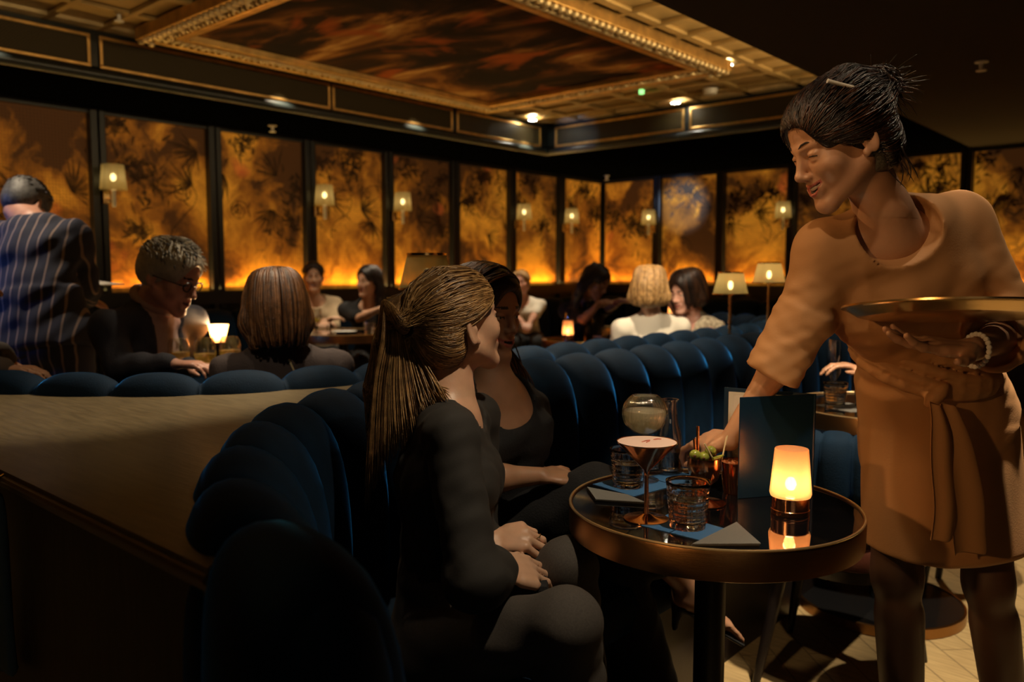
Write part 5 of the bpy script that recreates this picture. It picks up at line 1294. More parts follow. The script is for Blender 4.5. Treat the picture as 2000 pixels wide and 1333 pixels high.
    for k in range(800):
        a = rnd.random(); b = rnd.uniform(-1, 1); st = rt+V(rnd.uniform(-.012, .012), rnd.uniform(-.012, .012), rnd.uniform(-.014, .014))
        x1 = 744+70*a**1.2; x2 = 728+(855-728)*a**1.5; x3 = 716+(880-716)*a**1.3; y3 = 980-200*a**.7
        dz = b*.032*(1-.3*a)
        pts = [st, P(760+22*a+b*4, 596-6*(1-a), 1.665+dz*.4), P(x1, 668+10*a, 1.66+dz), P(x2, 760-14*a, 1.655+dz-.02*a), P(x3+b*5, y3+rnd.uniform(-25, 30), 1.645+dz*.8-.05*a)]
        ps.append(crom(pts, 4))
    hm = [M['hair_blonde_deep'], M['hair_blonde'], M['hair_blonde_light'], M['hair_blonde']]
    # core of the ponytail
    for a in (.1, .35, .6, .85):
        x1 = 744+70*a**1.2; x2 = 728+(855-728)*a**1.5; x3 = 716+(880-716)*a**1.3; y3 = 940-180*a**.7
        cb.chain([rt, P(762+18*a, 600, 1.668), P(x1, 668+10*a, 1.665), P(x2, 758-14*a, 1.662-.02*a), P(x3, y3, 1.655-.05*a)], [.012, .013, .016, .018, .008], .015)
    hairdo(root, hd, ps, .0015, hm, cb, .0045, 0, 3)
    ty = MB(); ax = (tie-hd.c).normalized().to_track_quat('Z', 'Y').to_matrix()
    ty.lathe([(.017, -.008), (.024, -.006), (.026, 0), (.024, .006), (.017, .008)], tie-(tie-hd.c).normalized()*.001, 24, ax, cap=False); ty.build('hair_tie', M['black_cloth'], root, True)
    rp = B.wrL+fl*.105-(UP*.9-FH*.45).normalized()*.012
    ax = (fl*.5-UP*.7).normalized().to_track_quat('Z', 'Y').to_matrix()
    MB().lathe([(.0098, -.001), (.0105, 0), (.0098, .001)], B.wrL+fl*.100+FH*.010-UP*.008, 20, ax, cap=False).build('finger_ring', M['brass'], root, True)
    # clutch on the lap
    cc = P(1005, 1140, 1.60); o = thing('clutch_bag', 'small dark clutch bag with a tiny clasp on the lap of the ponytailed woman', 'bag', cc)
    axc = Matrix((RH, FH, UP)).transposed()
    MB().bbox(cc, (.13, .10, .03), .01, ax=axc).build('pouch', M['black_cloth'], o)
    for k in (0, 1): MB().ball(P(1003+5*k, 1092, 1.575), .0022, 8).build('clasp', M['brass'], o, True)
    return root
ponytail_woman()
# ------------------------------------------------------------------ long-haired woman behind
def long_haired_woman():
    root = person('woman with long wavy dark brown hair and black clothes, leg crossed, beside the ponytailed woman', 'person', P(1020, 1080, 2.15))
    hd = Head(P(946, 613, 2.06), (-FH*.62+RH*.70-UP*.10), UP, .97, smile=.6, opened=.3)
    neck = P(958, 752, 2.06)
    B = Body(neck=neck, shR=P(905, 800, 2.02), shL=P(1032, 806, 2.20), elR=P(938, 936, 1.93), elL=P(1040, 930, 2.28), wrR=P(1052, 930, 1.97), wrL=P(1085, 948, 2.12),
             hipR=P(960, 1055, 2.08), hipL=P(1030, 1040, 2.28), knR=P(1165, 962, 1.98), knL=P(1180, 1040, 2.12), anR=P(1344, 1150, 2.16), anL=P(1272, 1345, 2.10), toR=P(1430, 1206, 2.20), toL=P(1352, 1372, 2.05), w=.93)
    S = SDF(); hd.prims(S, neck, .048); B.torso(S, -.006)
    for s in 'RL': B.arm(S, s, -.003, r=(.045, .037, .026)); B.leg(S, s, -.006, foot=False)
    fd = (B.toR-B.anR).normalized(); sd = fd.cross(UP).normalized(); up = sd.cross(fd)
    S.rc(B.anR, B.anR-UP*.03-fd*.02, .036, .030, .02); S.ec(B.anR-UP*.035, B.anR+fd*.13-UP*.030, sd, (.030, .028), (.042, .017), .03)
    for i in range(5):
        p = B.anR+fd*(.145-.008*i)+sd*(-.030+.0145*i)*-1-UP*.032; S.rc(p, p+fd*(.034-.003*i)-UP*.010, .0105-.0008*i, .0085-.0006*i, .004)
    hand(S, B.wrR, RH*.92-UP*.14+FH*.35, UP*.95-FH*.2, True, [(.25, .4, .3)]*4, .95, .02, (.8, .5, .05, .5))
    hand(S, B.wrL, RH*.9-UP*.2, UP, False, [(.3, .4, .3)]*4, .95)
    w_ = np.array(B.wrR); a_ = np.array(B.anR)
    bodymesh(root, S, .010, SK['tan_skin'], hd, .0035, [(w_-.07, w_+[.19, .19, .09], .0035), (a_-.10, a_+.22, .0040)])
    hd.eyes(root)
    S = SDF(); B.torso(S, .006, .95, nk=False)
    for s in 'RL': S.rc({'R': B.shR, 'L': B.shL}[s], mid({'R': B.shR, 'L': B.shL}[s], {'R': B.elR, 'L': B.elL}[s], .6), .055, .050, .03)
    neckcut(S, B, .078, .050, .045)
    clothmesh(root, 'black_top', S, M['black_cloth'], .008, folds(21, .003, .08))
    S = SDF()
    B.leg(S, 'L', .006, foot=False); S.rc(B.knL, mid(B.knL, B.anL, .95), .070, .074, .03); S.rc(B.hipR, B.knR, .083, .066, .03); S.rc(B.knR, mid(B.knR, B.anR, .62), .064, .062, .03)
    S.el(B.pel, (.16, .13, .10), (B.hv, B.fr, B.sp), .03); S.cut(mid(B.knR, B.anR, .60), (B.anR-B.knR), .004) if False else None
    clothmesh(root, 'trousers', S, M['black_cloth'], .009, folds(22, .003, .09))
    q = SDF(); q.ec(B.anR-UP*.062-fd*.03, B.anR+fd*.18-UP*.055, sd, (.030, .010), (.042, .008), .01); q.rc(B.anR-fd*.035-UP*.06, B.anR-fd*.045-UP*.13, .016, .008)
    st = [B.anR+fd*.095-UP*.02+sd*a for a in (-.047, -.03, 0, .03, .047)]
    for i, (a, b) in enumerate(zip(st, st[1:])): q.rc(a+UP*.010*(1-abs(i-1.5)/1.5), b+UP*.010*(1-abs(i-1.5)/1.5), .006, .006, .004)
    clothmesh(root, 'sandal', q, M['black_cloth'], .005)
    q = SDF(); f2 = B.toL-B.anL; q.rc(B.anL, B.anL+f2*.3-UP*.03, .038, .036); q.ec(B.anL+f2*.2-UP*.04, B.toL, f2.cross(UP), (.034, .025), (.04, .016), .02); clothmesh(root, 'shoe', q, M['black_cloth'], .008)
    cb = SDF(); hd.cap(cb, .014, low=-.03); hd.carve(cb, .070, .058)
    rnd = random.Random(5); ps = []
    for q in (-1, 1):
        for k in range(230):
            y0 = rnd.uniform(-.10, .055); z0 = .118-.5*max(0, abs(y0+.0))**1.0*.5; st = hd.L(q*.004, y0, .128-1.3*y0*y0-(.03 if y0 > .04 else 0))
            m1 = hd.L(q*rnd.uniform(.080, .096), min(y0*.6-.012, .024)+rnd.uniform(-.02, .012), .04); m2 = hd.L(q*rnd.uniform(.080, .100), -.03+rnd.uniform(-.045, .03), -.055)
            dn = hd.L(q*rnd.uniform(.076, .120), .0+rnd.uniform(-.055, .050), -.14)
            dn2 = dn-UP*rnd.uniform(.08, .13)+hd.f*rnd.uniform(-.01, .03)+hd.x*q*rnd.uniform(.0, .045); en = dn2-UP*rnd.uniform(.05, .15)+hd.f*rnd.uniform(-.02, .03)+hd.x*q*rnd.uniform(-.03, .01)
            wv = rnd.uniform(0, 6); c = crom([st, m1, m2, dn, dn2, en], 5)
            c = [p+hd.f*.006*math.sin(wv+i*.75)*min(1, i/9)+hd.x*.005*math.cos(wv+i*.7)*min(1, i/9) for i, p in enumerate(c)]; ps.append(c)
        cb.chain([hd.L(q*.072, -.045, .02), hd.L(q*.084, -.04, -.06), hd.L(q*.088, -.02, -.14), hd.L(q*.090, .0, -.22), hd.L(q*.085, .01, -.27)], [.034, .034, .032, .026, .012], .03)
    hm = [M['hair_brown'], M['hair_dark'], M['hair_brown_light']]
    hairdo(root, hd, ps, .0021, hm, cb, .006, 1, 6)
long_haired_woman()
# ------------------------------------------------------------------ server in the tan dress
def server():
    root = person('server in a tan belted dress with a dark bun, leaning over with a tray', 'person', P(1830, 1640, 1.98))
    f = (-RH*.985-FH*.15)*math.cos(.44)-UP*math.sin(.44)
    hd = Head(P(1641, 280, 1.61), f, UP-RH*.12, .975, smile=1.0, opened=.8); hd.fine = True
    neck = P(1728, 430, 1.67)
    B = Body(neck=neck, shR=P(1612, 488, 1.70), shL=P(1868, 437, 1.76), elR=P(1566, 640, 1.74), elL=P(1972, 650, 1.74), wrR=P(1425, 862, 1.79), wrL=P(1898, 684, 1.50),
             hipR=P(1752, 835, 1.93), hipL=P(1912, 835, 1.98), waist=P(1802, 690, 1.86), knR=P(1752, 1125, 1.93), knL=P(1930, 1140, 1.99), anR=P(1768, 1560, 2.02), anL=P(1985, 1560, 2.10), toR=P(1735, 1660, 1.86), toL=P(1965, 1660, 1.94), w=.95)
    S = SDF(); hd.prims(S, neck+UP*.015, .047); B.torso(S, -.018)
    for s in 'RL': B.leg(S, s, -.004, r=(.080, .056, .036)); B.arm(S, s, -.003, r=(.046, .038, .026))
    # right hand round the carafe, left hand under the tray
    cf = Vector((-1.0, 1.692, TH1+.085))
    fr_ = (cf-B.wrR); fr_ = (fr_+FH*.02+UP*.0).normalized()
    hand(S, B.wrR, fr_, UP*.80-FH*.55, True, [(.35, .55, .5), (.40, .6, .5), (.45, .6, .5), (.5, .6, .5)], .98, .03, (.70, .55, -.45, .45))
    fl = (-RH*.95-FH*.15+UP*.10).normalized()
    hand(S, B.wrL, fl, -UP*.95+FH*.2, False, [(.10, .25, .2), (.05, .2, .2), (.05, .25, .2), (.1, .3, .2)], .98, .10, (.6, .8, .15, .3))
    wr, wl = np.array(B.wrR), np.array(B.wrL)
    for q in (-1, 1): S.el(hd.L(q*.031, .0742, .0025), (.0150, .0115, .0090), hd.ax(), .006)
    bodymesh(root, S, .010, SK['warm_skin'], hd, .0020, [(wr-[.17, .19, .11], wr+[.08, .10, .08], .003), (wl-[.19, .19, .08], wl+[.09, .12, .10], .003)])
    hd.eyes(root)
    # dress
    S = SDF(); B.torso(S, .012, .98, .05, nk=False)
    hipc = B.pel; hem = mid(B.knR, B.knL)+UP*.080
    fr = B.fr
    S.ec(B.waist-UP*.02, B.pel, B.hv, (.150, .115), (.188, .140), .03, end=.03); S.ec(B.pel, hem, B.hv, (.188, .140), (.196, .148), .02, end=.03)
    S.cut(hem-UP*.005, -UP+B.hv*.06-fr*.05, .006)
    # three-quarter sleeves
    cu = mid(B.elR, B.wrR, .40); S.rc(B.shR, mid(B.shR, B.elR, .8), .057, .058, .03); S.ec(mid(B.shR, B.elR, .8), cu, FH, (.060, .058), (.068, .060), .03, end=.012)
    cl = mid(B.elL, B.wrL, .45); S.rc(B.shL, mid(B.shL, B.elL, .85), .066, .062, .03); S.ec(mid(B.shL, B.elL, .85), B.elL, RH, (.062, .060), (.064, .064), .03, end=.05); S.ec(B.elL, cl, UP, (.062, .058), (.068, .060), .03, end=.012)
    dR = (B.wrR-B.elR).normalized(); S.ec(cu+dR*.006, cu+dR*.05, FH, (.056, .049), (.056, .049), .006, 's', .01)
    dL = (B.wrL-B.elL).normalized(); S.ec(cl-dL*.02, cl+dL*.06, UP, (.054, .046), (.056, .048), .006, 's', .01)
    neckcut(S, B, .076, .022, .034)
    fA = folds(31, .0014, .11, (1, 1, .5)); fB = folds(33, .005, .05, (1.1, 1.1, .5)); fC = folds(35, .0020, .034, (.5, .6, 1.5))
    eR, eL = np.array(B.elR), np.array(B.elL); wp = np.array(B.waist)
    def disp(p):
        d = fA(p); a = np.exp(-((p-eR)**2).sum(1)/.020); b = np.exp(-((p-eL)**2).sum(1)/.02); c = np.exp(-((p[:, 2]-wp[2])/.06)**2)
        return d+fC(p)*(a+b)*1.1+fC(p)*c*.5
    clothmesh(root, 'dress', S, M['tan_dress'], .0054, disp)
    S = SDF()
    for s in 'RL': B.leg(S, s, .0005, r=(.080, .056, .036), foot=False)
    S.cut(mid(B.knR, B.hipR, .3)+UP*.05, UP); clothmesh(root, 'tights', S, mat('sheer_tights', (.085, .042, .024), .5), .009)
    # sash: gathered band, knot and two hanging tails
    S = SDF(); w0 = B.waist-UP*.005
    for k, (dz, rr) in enumerate(((.030, .0), (.008, .006), (-.014, .006), (-.034, .0))):
        pts = []
        for a in np.linspace(0, 2*math.pi, 26): pts.append(w0+UP*(dz+.008*math.sin(a*2+k)+.014*math.cos(a))+B.hv*(.153+rr)*math.cos(a)+fr*(.122+rr)*math.sin(a))
        S.chain(pts, [.0130]*26, .003)
    kn = w0+fr*.132+B.hv*.070-UP*.030; S.el(kn, (.024, .017, .021), (B.hv, fr, B.sp), .008)
    clothmesh(root, 'sash', S, M['tan_dress'], .005, folds(41, .0008, .03, (.4, .4, 2)))
    def tail(pts, wd, nm):
        v = []; fc = []; n = len(pts); cols = 7
        for i, (p, q) in enumerate(pts):
            for side in (0, 1):
                for j in range(cols):
                    u = -1+2*j/(cols-1); w_ = wd*(.45+.55*min(1, i/2.5)); v.append(p+B.hv*u*w_+fr*(.006*math.cos(u*3+q)+.004*math.sin(i*.9+q)+(.0016 if side else -.0016)))
        k = 2*cols
        for i in range(n-1):
            for j in range(cols-1):
                fc.append((i*k+j, i*k+j+1, (i+1)*k+j+1, (i+1)*k+j)); fc.append((i*k+cols+j, (i+1)*k+cols+j, (i+1)*k+cols+j+1, i*k+cols+j+1))
            for j in (0, cols-1): fc.append((i*k+j, (i+1)*k+j, (i+1)*k+cols+j, i*k+cols+j))
        for j in range(cols-1): a = (n-1)*k; fc.append((a+j, a+j+1, a+cols+j+1, a+cols+j)); fc.append((j, cols+j, cols+j+1, j+1))
        o = meshobj(nm, v, fc, M['tan_dress'], root, True, origin=root.location); o.modifiers.new('s', 'SUBSURF').render_levels = 1
    dn = lambda x, z0, z1, q, out: [(kn+B.hv*(x[0]+(x[1]-x[0])*t)+UP*(-.01-(z1)*t)+fr*(out*(1-math.exp(-3*t))+.012), q) for t in np.linspace(0, 1, 12)]
    tail(dn((.012, .018), 0, .27, .4, .052), .026, 'sash_tail'); tail(dn((-.012, -.050), 0, .30, 2.1, .050), .040, 'sash_tail')
    # bracelet
    S = MB(); axs = fl; side = axs.cross(UP).normalized(); up = side.cross(axs)
    for k in range(22):
        a = 2*math.pi*k/22; S.ball(B.wrL-fl*.008+side*.0335*math.cos(a)+up*.0300*math.sin(a), .0052, 8)
    S.build('bead_bracelet', M['white_plastic'], root, True)
    for s, a, t in (('R', B.anR, B.toR), ('L', B.anL, B.toL)):
        q = SDF(); fd = t-a; q.rc(a-UP*.02, a+fd*.3-UP*.045, .038, .036); q.ec(a+fd*.2-UP*.055, t, fd.cross(UP), (.036, .028), (.042, .02), .02); q.cut(a-UP*.0, UP); clothmesh(root, 'shoe', q, M['black_cloth'], .008)
    # hair: swept up, bun with loose ends
    cb = SDF(); hd.cap(cb, .013, low=-.03); hd.carve(cb, .079, .062)
    bun = hd.L(0, -.085, .118); bx_ = (hd.u*.8-hd.f*.6).normalized()
    bn = P(1710, 180, 1.655)
    cb.el(bn, (.045, .045, .040), hd.ax(), .025); cb.rc(hd.L(0, -.06, .10), bn, .035, .030, .03)
    line = crom([hd.L(*q) for q in ((-.030, -.080, -.090), (-.064, -.045, -.060), (-.080, -.026, .005), (-.080, .016, .012), (-.068, .050, .036), (-.046, .076, .062), (0, .088, .073), (.046, .076, .062), (.068, .050, .036), (.080, .016, .012), (.080, -.026, .005), (.064, -.045, -.060), (.030, -.080, -.090))], 24)
    rnd = random.Random(12); ps = []; cen = np.array((0, -.012, .040)); rad = np.array((.0885, .110, .0925)); lb = hd.loc(np.array(bn))
    for k in range(1000):
        la = hd.loc(np.array(line[rnd.randrange(len(line))])); la = la+np.array((0, rnd.uniform(0, .006), -rnd.uniform(0, .024)*min(1, abs(la[0])/.06)**3)); lt = lb*.86+np.array((rnd.uniform(-.02, .02), rnd.uniform(-.02, .02), rnd.uniform(-.015, .015))); p = []; n = 13; lf = rnd.uniform(0, .006)
        for i in range(n):
            t = i/(n-1); q = la*(1-t)+lt*t; d = (q-cen)/rad; L_ = np.linalg.norm(d); q2 = cen+(q-cen)/L_*(1.0+lf/.09*math.sin(math.pi*t)); bl = (1 if t < .72 else max(0, 1-(t-.72)*3.6)); p.append(hd.L(*(q*(1-bl)+q2*bl)))
        ps.append(p)
    for k in range(420):       # crown
        a_ = rnd.uniform(0, 6.28); e_ = rnd.uniform(.25, 1.35); la = cen+rad*np.array((math.cos(e_)*math.cos(a_), math.cos(e_)*math.sin(a_), math.sin(e_))); lt = lb*.9+np.array((rnd.uniform(-.02, .02), rnd.uniform(-.02, .02), rnd.uniform(-.015, .015)))
        p = []
        for i in range(12):
            t = i/11; q = la*(1-t)+lt*t; d = (q-cen)/rad; q2 = cen+(q-cen)/np.linalg.norm(d)*1.01; bl = 1 if t < .72 else max(0, 1-(t-.72)*3.6); p.append(hd.L(*(q*(1-bl)+q2*bl)))
        ps.append(p)
    for k in range(170):        # twisted bun
        a0 = rnd.uniform(0, 6.28); tl = rnd.uniform(-.8, .8); r = rnd.uniform(.040, .054); p = []
        e1 = (hd.f*math.cos(a0)+hd.x*math.sin(a0)); e2 = (hd.u*math.cos(tl)+hd.x.cross(hd.f)*0+(hd.f.cross(hd.u))*math.sin(tl)).normalized()
        for i in range(12): t = i/11*rnd.uniform(2.6, 3.6)-1.5; p.append(bn+(e1*math.sin(t)+e2*math.cos(t))*r)
        ps.append(p)
    for k in range(120):        # loose ends
        d = Vector((rnd.gauss(0, 1), rnd.gauss(0, 1), rnd.gauss(.2, .6))); d = (d*.45+RH*rnd.uniform(.1, .9)+UP*rnd.uniform(-.15, .75)).normalized(); r0 = .038; L = rnd.uniform(.020, .058)
        st = bn+d*r0*.6; b_ = Vector((rnd.uniform(-.02, .02), rnd.uniform(-.02, .02), rnd.uniform(-.045, .0)))
        ps.append([st+d*(L+.014)*t+b_*t*t for t in np.linspace(0, 1, 8)])
    for k in range(12):        # wisps at the nape and temple
        q = rnd.choice((-1, 1)); st = hd.L(q*rnd.uniform(.04, .08), rnd.uniform(-.075, -.03), -.05); ps.append(bez(st, st-hd.u*.03, st-hd.u*.05-hd.f*.01, st-hd.u*rnd.uniform(.05, .085)-hd.f*rnd.uniform(-.02, .03), 8))
    hm = [M['hair_dark'], M['hair_black'], M['hair_dark_red'], M['hair_dark']]
    hairdo(root, hd, ps, .00125, hm, cb, .0045, 1, 13)
    a, b = P(1616, 158, 1.525), P(1686, 176, 1.535)
    MB().tube([a, mid(a, b, .12), b], [.0042, .0038, .0032], 10).build('hair_stick', M['white_plastic'], root, True)
    return B
SB = server()
# tray on the left palm
tc_ = P(1856, 614, 1.50); tt = thing('serving_tray', 'round polished brass tray balanced on the raised palm of the server', 'tray', tc_)
tz = (UP*1.0+FH*.125+RH*.02).normalized(); ax = tz.to_track_quat('Z', 'Y').to_matrix()
MB().lathe([(0, 0), (.150, 0), (.158, .002), (.176, .014), (.184, .0165), (.1855, .0185), (.183, .0195), (.174, .0165), (.156, .0045), (.149, .0022), (0, .0022)], tc_-tz*.006, 96, ax).build('dish', M['tray_brass'], tt, True)
MB().lathe([(.182, .0165), (.1862, .017), (.1862, .0205), (.182, .0205), (.182, .0165)], tc_-tz*.006, 96, ax, cap=False).build('rolled_rim', M['tray_brass'], tt, True)
# ------------------------------------------------------------------ other guests
def guest(label, at_, face, skn, top, hc, hf=None, hu=UP, hscale=1.0, smile=.5, opened=.2, lean=(0, 0), arms=None, hair='bob', male=False, h=.012, topname='top', ncut=.068, sleeve=1.0, seat=.46, hh=.005, brow=True, stand=False, extra=None, neckp=None, shw=.185, legs=True, hm=None, trousers=None):
    """at_: pelvis on the seat (x, y); face: body direction; hc: head centre"""
    f = Vector((face[0], face[1], 0)).normalized(); r = Vector((f.y, -f.x, 0)); pel = Vector((at_[0], at_[1], seat+.09))
    hc = Vector(hc); hf = Vector(hf) if hf is not None else f; hd = Head(hc, hf, hu, hscale, smile, opened)
    neck = Vector(neckp) if neckp is not None else hc-UP*.165-hf*.02*0-f*.03
    sh = neck-UP*.055; hw = .10
    shR, shL = sh+r*shw, sh-r*shw
    kn = pel+f*.43+UP*-.0; 
    a = arms or {}
    elR = Vector(a.get('elR', shR+r*.05+f*.05-UP*.26)); elL = Vector(a.get('elL', shL-r*.05+f*.05-UP*.26))
    wrR = Vector(a.get('wrR', elR+f*.20-r*.10+UP*.03)); wrL = Vector(a.get('wrL', elL+f*.20+r*.10+UP*.03))
    root = person(label, 'person', (pel.x, pel.y, 0))
    B = Body(neck=neck, shR=shR, shL=shL, elR=elR, elL=elL, wrR=wrR, wrL=wrL, hipR=pel+r*.09, hipL=pel-r*.09, knR=kn+r*.10, knL=kn-r*.10, anR=kn+r*.10+f*.05-UP*(pel.z-.09), anL=kn-r*.10+f*.05-UP*(pel.z-.09),
             toR=kn+r*.10+f*.20-UP*(pel.z-.03), toL=kn-r*.10+f*.20-UP*(pel.z-.03), w=1.02 if male else .93)
    S = SDF(); hd.prims(S, neck, .056 if male else .048); B.torso(S, -.010)
    for s in 'RL':
        B.arm(S, s, -.004); B.leg(S, s, -.006, foot=False)
        w_, e_ = (wrR, elR) if s == 'R' else (wrL, elL); d = (w_-e_).normalized(); d = Vector(a.get('hand'+s, d)); n = Vector(a.get('back'+s, UP))
        hand(S, w_, d, n, s == 'R', a.get('curl', [(.4, .5, .3)]*4), .95, .03)
    hx = []
    for w_ in (wrR, wrL): q = np.array(w_); hx.append((q-.17, q+.17, .0065))
    bodymesh(root, S, .014, skn, hd, hh, hx); hd.eyes(root)
    S = SDF(); B.torso(S, .016 if topname == 'jacket' else .008, 0 if male else .92)
    for s in 'RL':
        if sleeve >= 1.0: B.arm(S, s, .010 if male else .006, min(1, sleeve-.0)*.92)
        elif sleeve > .3: sh_, el_ = (shR, elR) if s == 'R' else (shL, elL); S.rc(sh_, mid(sh_, el_, sleeve), .058, .054, .03)
    if topname == 'jacket': S.ec(neck+f*.12-UP*.01, pel+f*.16+UP*.12, r, (.075, .085), (.022, .060), .006, 's')
    neckcut(S, B, ncut, .024, .030); S.cut(pel-UP*.02, -UP)
    clothmesh(root, topname, S, top, h, folds(int(abs(at_[0]*100)), .004, .09))
    if legs:
        S = SDF()
        for s in 'RL': B.leg(S, s, .006, foot=True)
        S.el(pel, (.17, .15, .11), (r, f, UP), .03); clothmesh(root, 'trousers', S, trousers or M['black_cloth'], .014)
    cb = SDF(); rnd = random.Random(int(abs(hc.x*1000))); ps = []; L = hd.L
    if hair == 'short':
        hd.cap(cb, .013, low=-.0); hd.carve(cb, .074, .060); cb.el(L(0, -.02, -.105), (.09, .10, .06), hd.ax(), .01, 's')
        for k in range(420):
            az = rnd.uniform(-3.14, 3.14); el_ = rnd.uniform(.15, 1.5); st = L(.080*math.cos(el_)*math.sin(az), -.018+.102*math.cos(el_)*math.cos(az)*.98, .042+.085*math.sin(el_))
            if hd.loc(np.array(st))[1] > .06 and el_ < .75: continue
            dr = (hd.f*.5+hd.u*.25+hd.x*.5*math.sin(az)-hd.u*.5*(1-el_/1.5)).normalized(); ps.append([st, st+dr*.014+(st-hc).normalized()*.006, st+dr*.032+(st-hc).normalized()*.006])
    elif hair in ('bob', 'crop'):
        hd.cap(cb, .022 if hair == 'bob' else .018, low=-.035); hd.carve(cb, .070, .058)
        lo = -.115 if hair == 'bob' else -.075
        for q in (-1, 1): cb.chain([L(q*.066, -.03, .03), L(q*.080, -.025, -.04), L(q*.070, -.02, lo+.02)], [.032, .034, .026], .03)
        cb.el(L(0, -.065, -.045), (.082, .055, .075 if hair == 'bob' else .05), hd.ax(), .03)
        for k in range(300):
            q = rnd.choice((-1, 1)); az = rnd.uniform(.5, 3.14); top_ = L(rnd.uniform(-.012, .012), rnd.uniform(-.07, .03), .137); rr = .098; s_, c_ = math.sin(az), math.cos(az)
            m0 = L(q*s_*.070, c_*.082-.020, .124); m1 = L(q*s_*rr*1.0, c_*.120-.022, .050); m2 = L(q*s_*rr*1.04, c_*.120-.025, -.035); en = L(q*s_*rr*rnd.uniform(.72, .98), c_*.105-.025+rnd.uniform(-.01, .01), lo+rnd.uniform(-.012, .022))
            ps.append(crom([top_, m0, m1, m2, en, en+(hd.L(0, -.02, lo)-en)*.25], 4))
    elif hair == 'long':
        hd.cap(cb, .014, low=-.03); hd.carve(cb, .072, .056)
        for q in (-1, 1):
            cb.chain([L(q*.068, -.035, .02), L(q*.082, -.035, -.06), L(q*.085, -.03, -.14), L(q*.085, -.015, -.22)], [.032, .034, .034, .020], .03)
            for k in range(90):
                s0 = L(q*.006, rnd.uniform(-.09, .05), .128); m1 = L(q*.090, rnd.uniform(-.05, .025), .03); m2 = L(q*rnd.uniform(.085, .105), rnd.uniform(-.06, .01), -.08); en = L(q*rnd.uniform(.07, .11), rnd.uniform(-.06, .03), -.24+rnd.uniform(-.05, .04)); ps.append(crom([s0, m1, m2, en], 4))
    elif hair == 'tied':
        hd.cap(cb, .009, low=-.03); hd.carve(cb, .074, .060); cb.el(L(0, -.115, -.01), (.030, .030, .034), hd.ax(), .02)
        for k in range(160):
            az = rnd.uniform(-2.2, 2.2); st = L(.076*math.sin(az), .082*math.cos(az)-.01, .060-.03*abs(math.sin(az))); m1 = L(.070*math.sin(az), -.03+.05*math.cos(az), .105-.05*abs(math.sin(az))); ps.append(crom([st, m1, L(.02*math.sin(az), -.118, .0)], 5))
    hairdo(root, hd, ps, .0036 if hair != 'short' else .0030, hm, cb, .007, 0, 3)
    if extra: extra(root, hd, B)
    return root, hd, B
def collar_lapels(root, hd, B):
    # white shirt front in the jacket opening, collar and glasses
    S = SDF(); B.torso(S, .006); S.cut(B.ch+B.fr*.02, -B.fr, .004); S.cut(B.pel+UP*.05, -UP, .004); clothmesh(root, 'shirt', S, M['pink_shirt'], .008, folds(4, .003, .06))
    S = SDF(); pts = [B.neck+UP*.040+B.fr*.010+B.sv*.068*math.cos(a)+B.fr*.066*math.sin(a)+UP*(-.034*math.sin(a)) for a in np.linspace(0, 2*math.pi, 20)]; S.chain(pts, [.016]*20, .006); clothmesh(root, 'collar', S, M['pink_shirt'], .006)
    g = MB(); 
    for q in (-1, 1):
        pts = [hd.L(q*.031+.022*math.cos(a), .098-abs(.022*math.cos(a)*.25), .002+.016*math.sin(a)) for a in np.linspace(0, 2*math.pi, 17)]; g.tube(pts, .0026, 6); g.tube([hd.L(q*.054, .092, .006), hd.L(q*.078, .045, .006), hd.L(q*.080, -.01, .002)], .0022, 6)
    g.tube([hd.L(-.010, .100, .005), hd.L(.010, .100, .005)], .0024, 6); g.build('spectacles', M['black_metal'], root, True)
# man with glasses at the near left table
r0 = (RH*.88-FH*.34)
hfm = (RH*.90-FH*.20)*.93-UP*.36
wg = PH(403, 780, .742)
guest('grey-haired man in glasses, navy jacket and pale shirt holding a wine glass', P(262, 860, 3.12).xy, r0.xy, SK['rosy_skin'], M['navy_jacket'], P(332, 541, 3.02), hfm, UP, 1.08, .35, .1,
      arms=dict(elR=P(232, 722, 2.86), wrR=P(338, 712, 2.80), elL=P(330, 735, 3.22), wrL=P(372, 716, 2.98), handR=RH, backR=UP, handL=RH*.8-FH*.3, backL=UP), hair='short', male=True, topname='jacket', ncut=.075, hm=[M['hair_grey'], M['hair_grey'], M['hair_steel']], extra=collar_lapels, neckp=P(297, 606, 3.08), shw=.205, h=.010, hh=.0042)
# woman with auburn hair, seen from behind
def zip_(root, hd, B):
    a = B.neck-B.fr*.088-UP*.015; MB().tube([a+B.sv*.012, a-UP*.08+B.sv*.045-B.fr*.018, a-UP*.14+B.sv*.055-B.fr*.022], .0035, 8).build('zip', M['gold_pale'], root, True)
guest('woman with an auburn bob seen from behind, in a dark brown blouse', P(556, 820, 2.80).xy, (-RH*.35+FH*.94).xy, SK['fair_skin'], M['brown_blouse'], P(537, 607, 2.74), (-RH*.45+FH*.88-UP*.15), UP, 1.0, .4, .1, hair='bob', topname='blouse', ncut=.085,
      hm=[M['hair_auburn'], M['hair_auburn_dark'], M['hair_brown_light']], extra=zip_, neckp=P(552, 688, 2.77), shw=.18, h=.010)
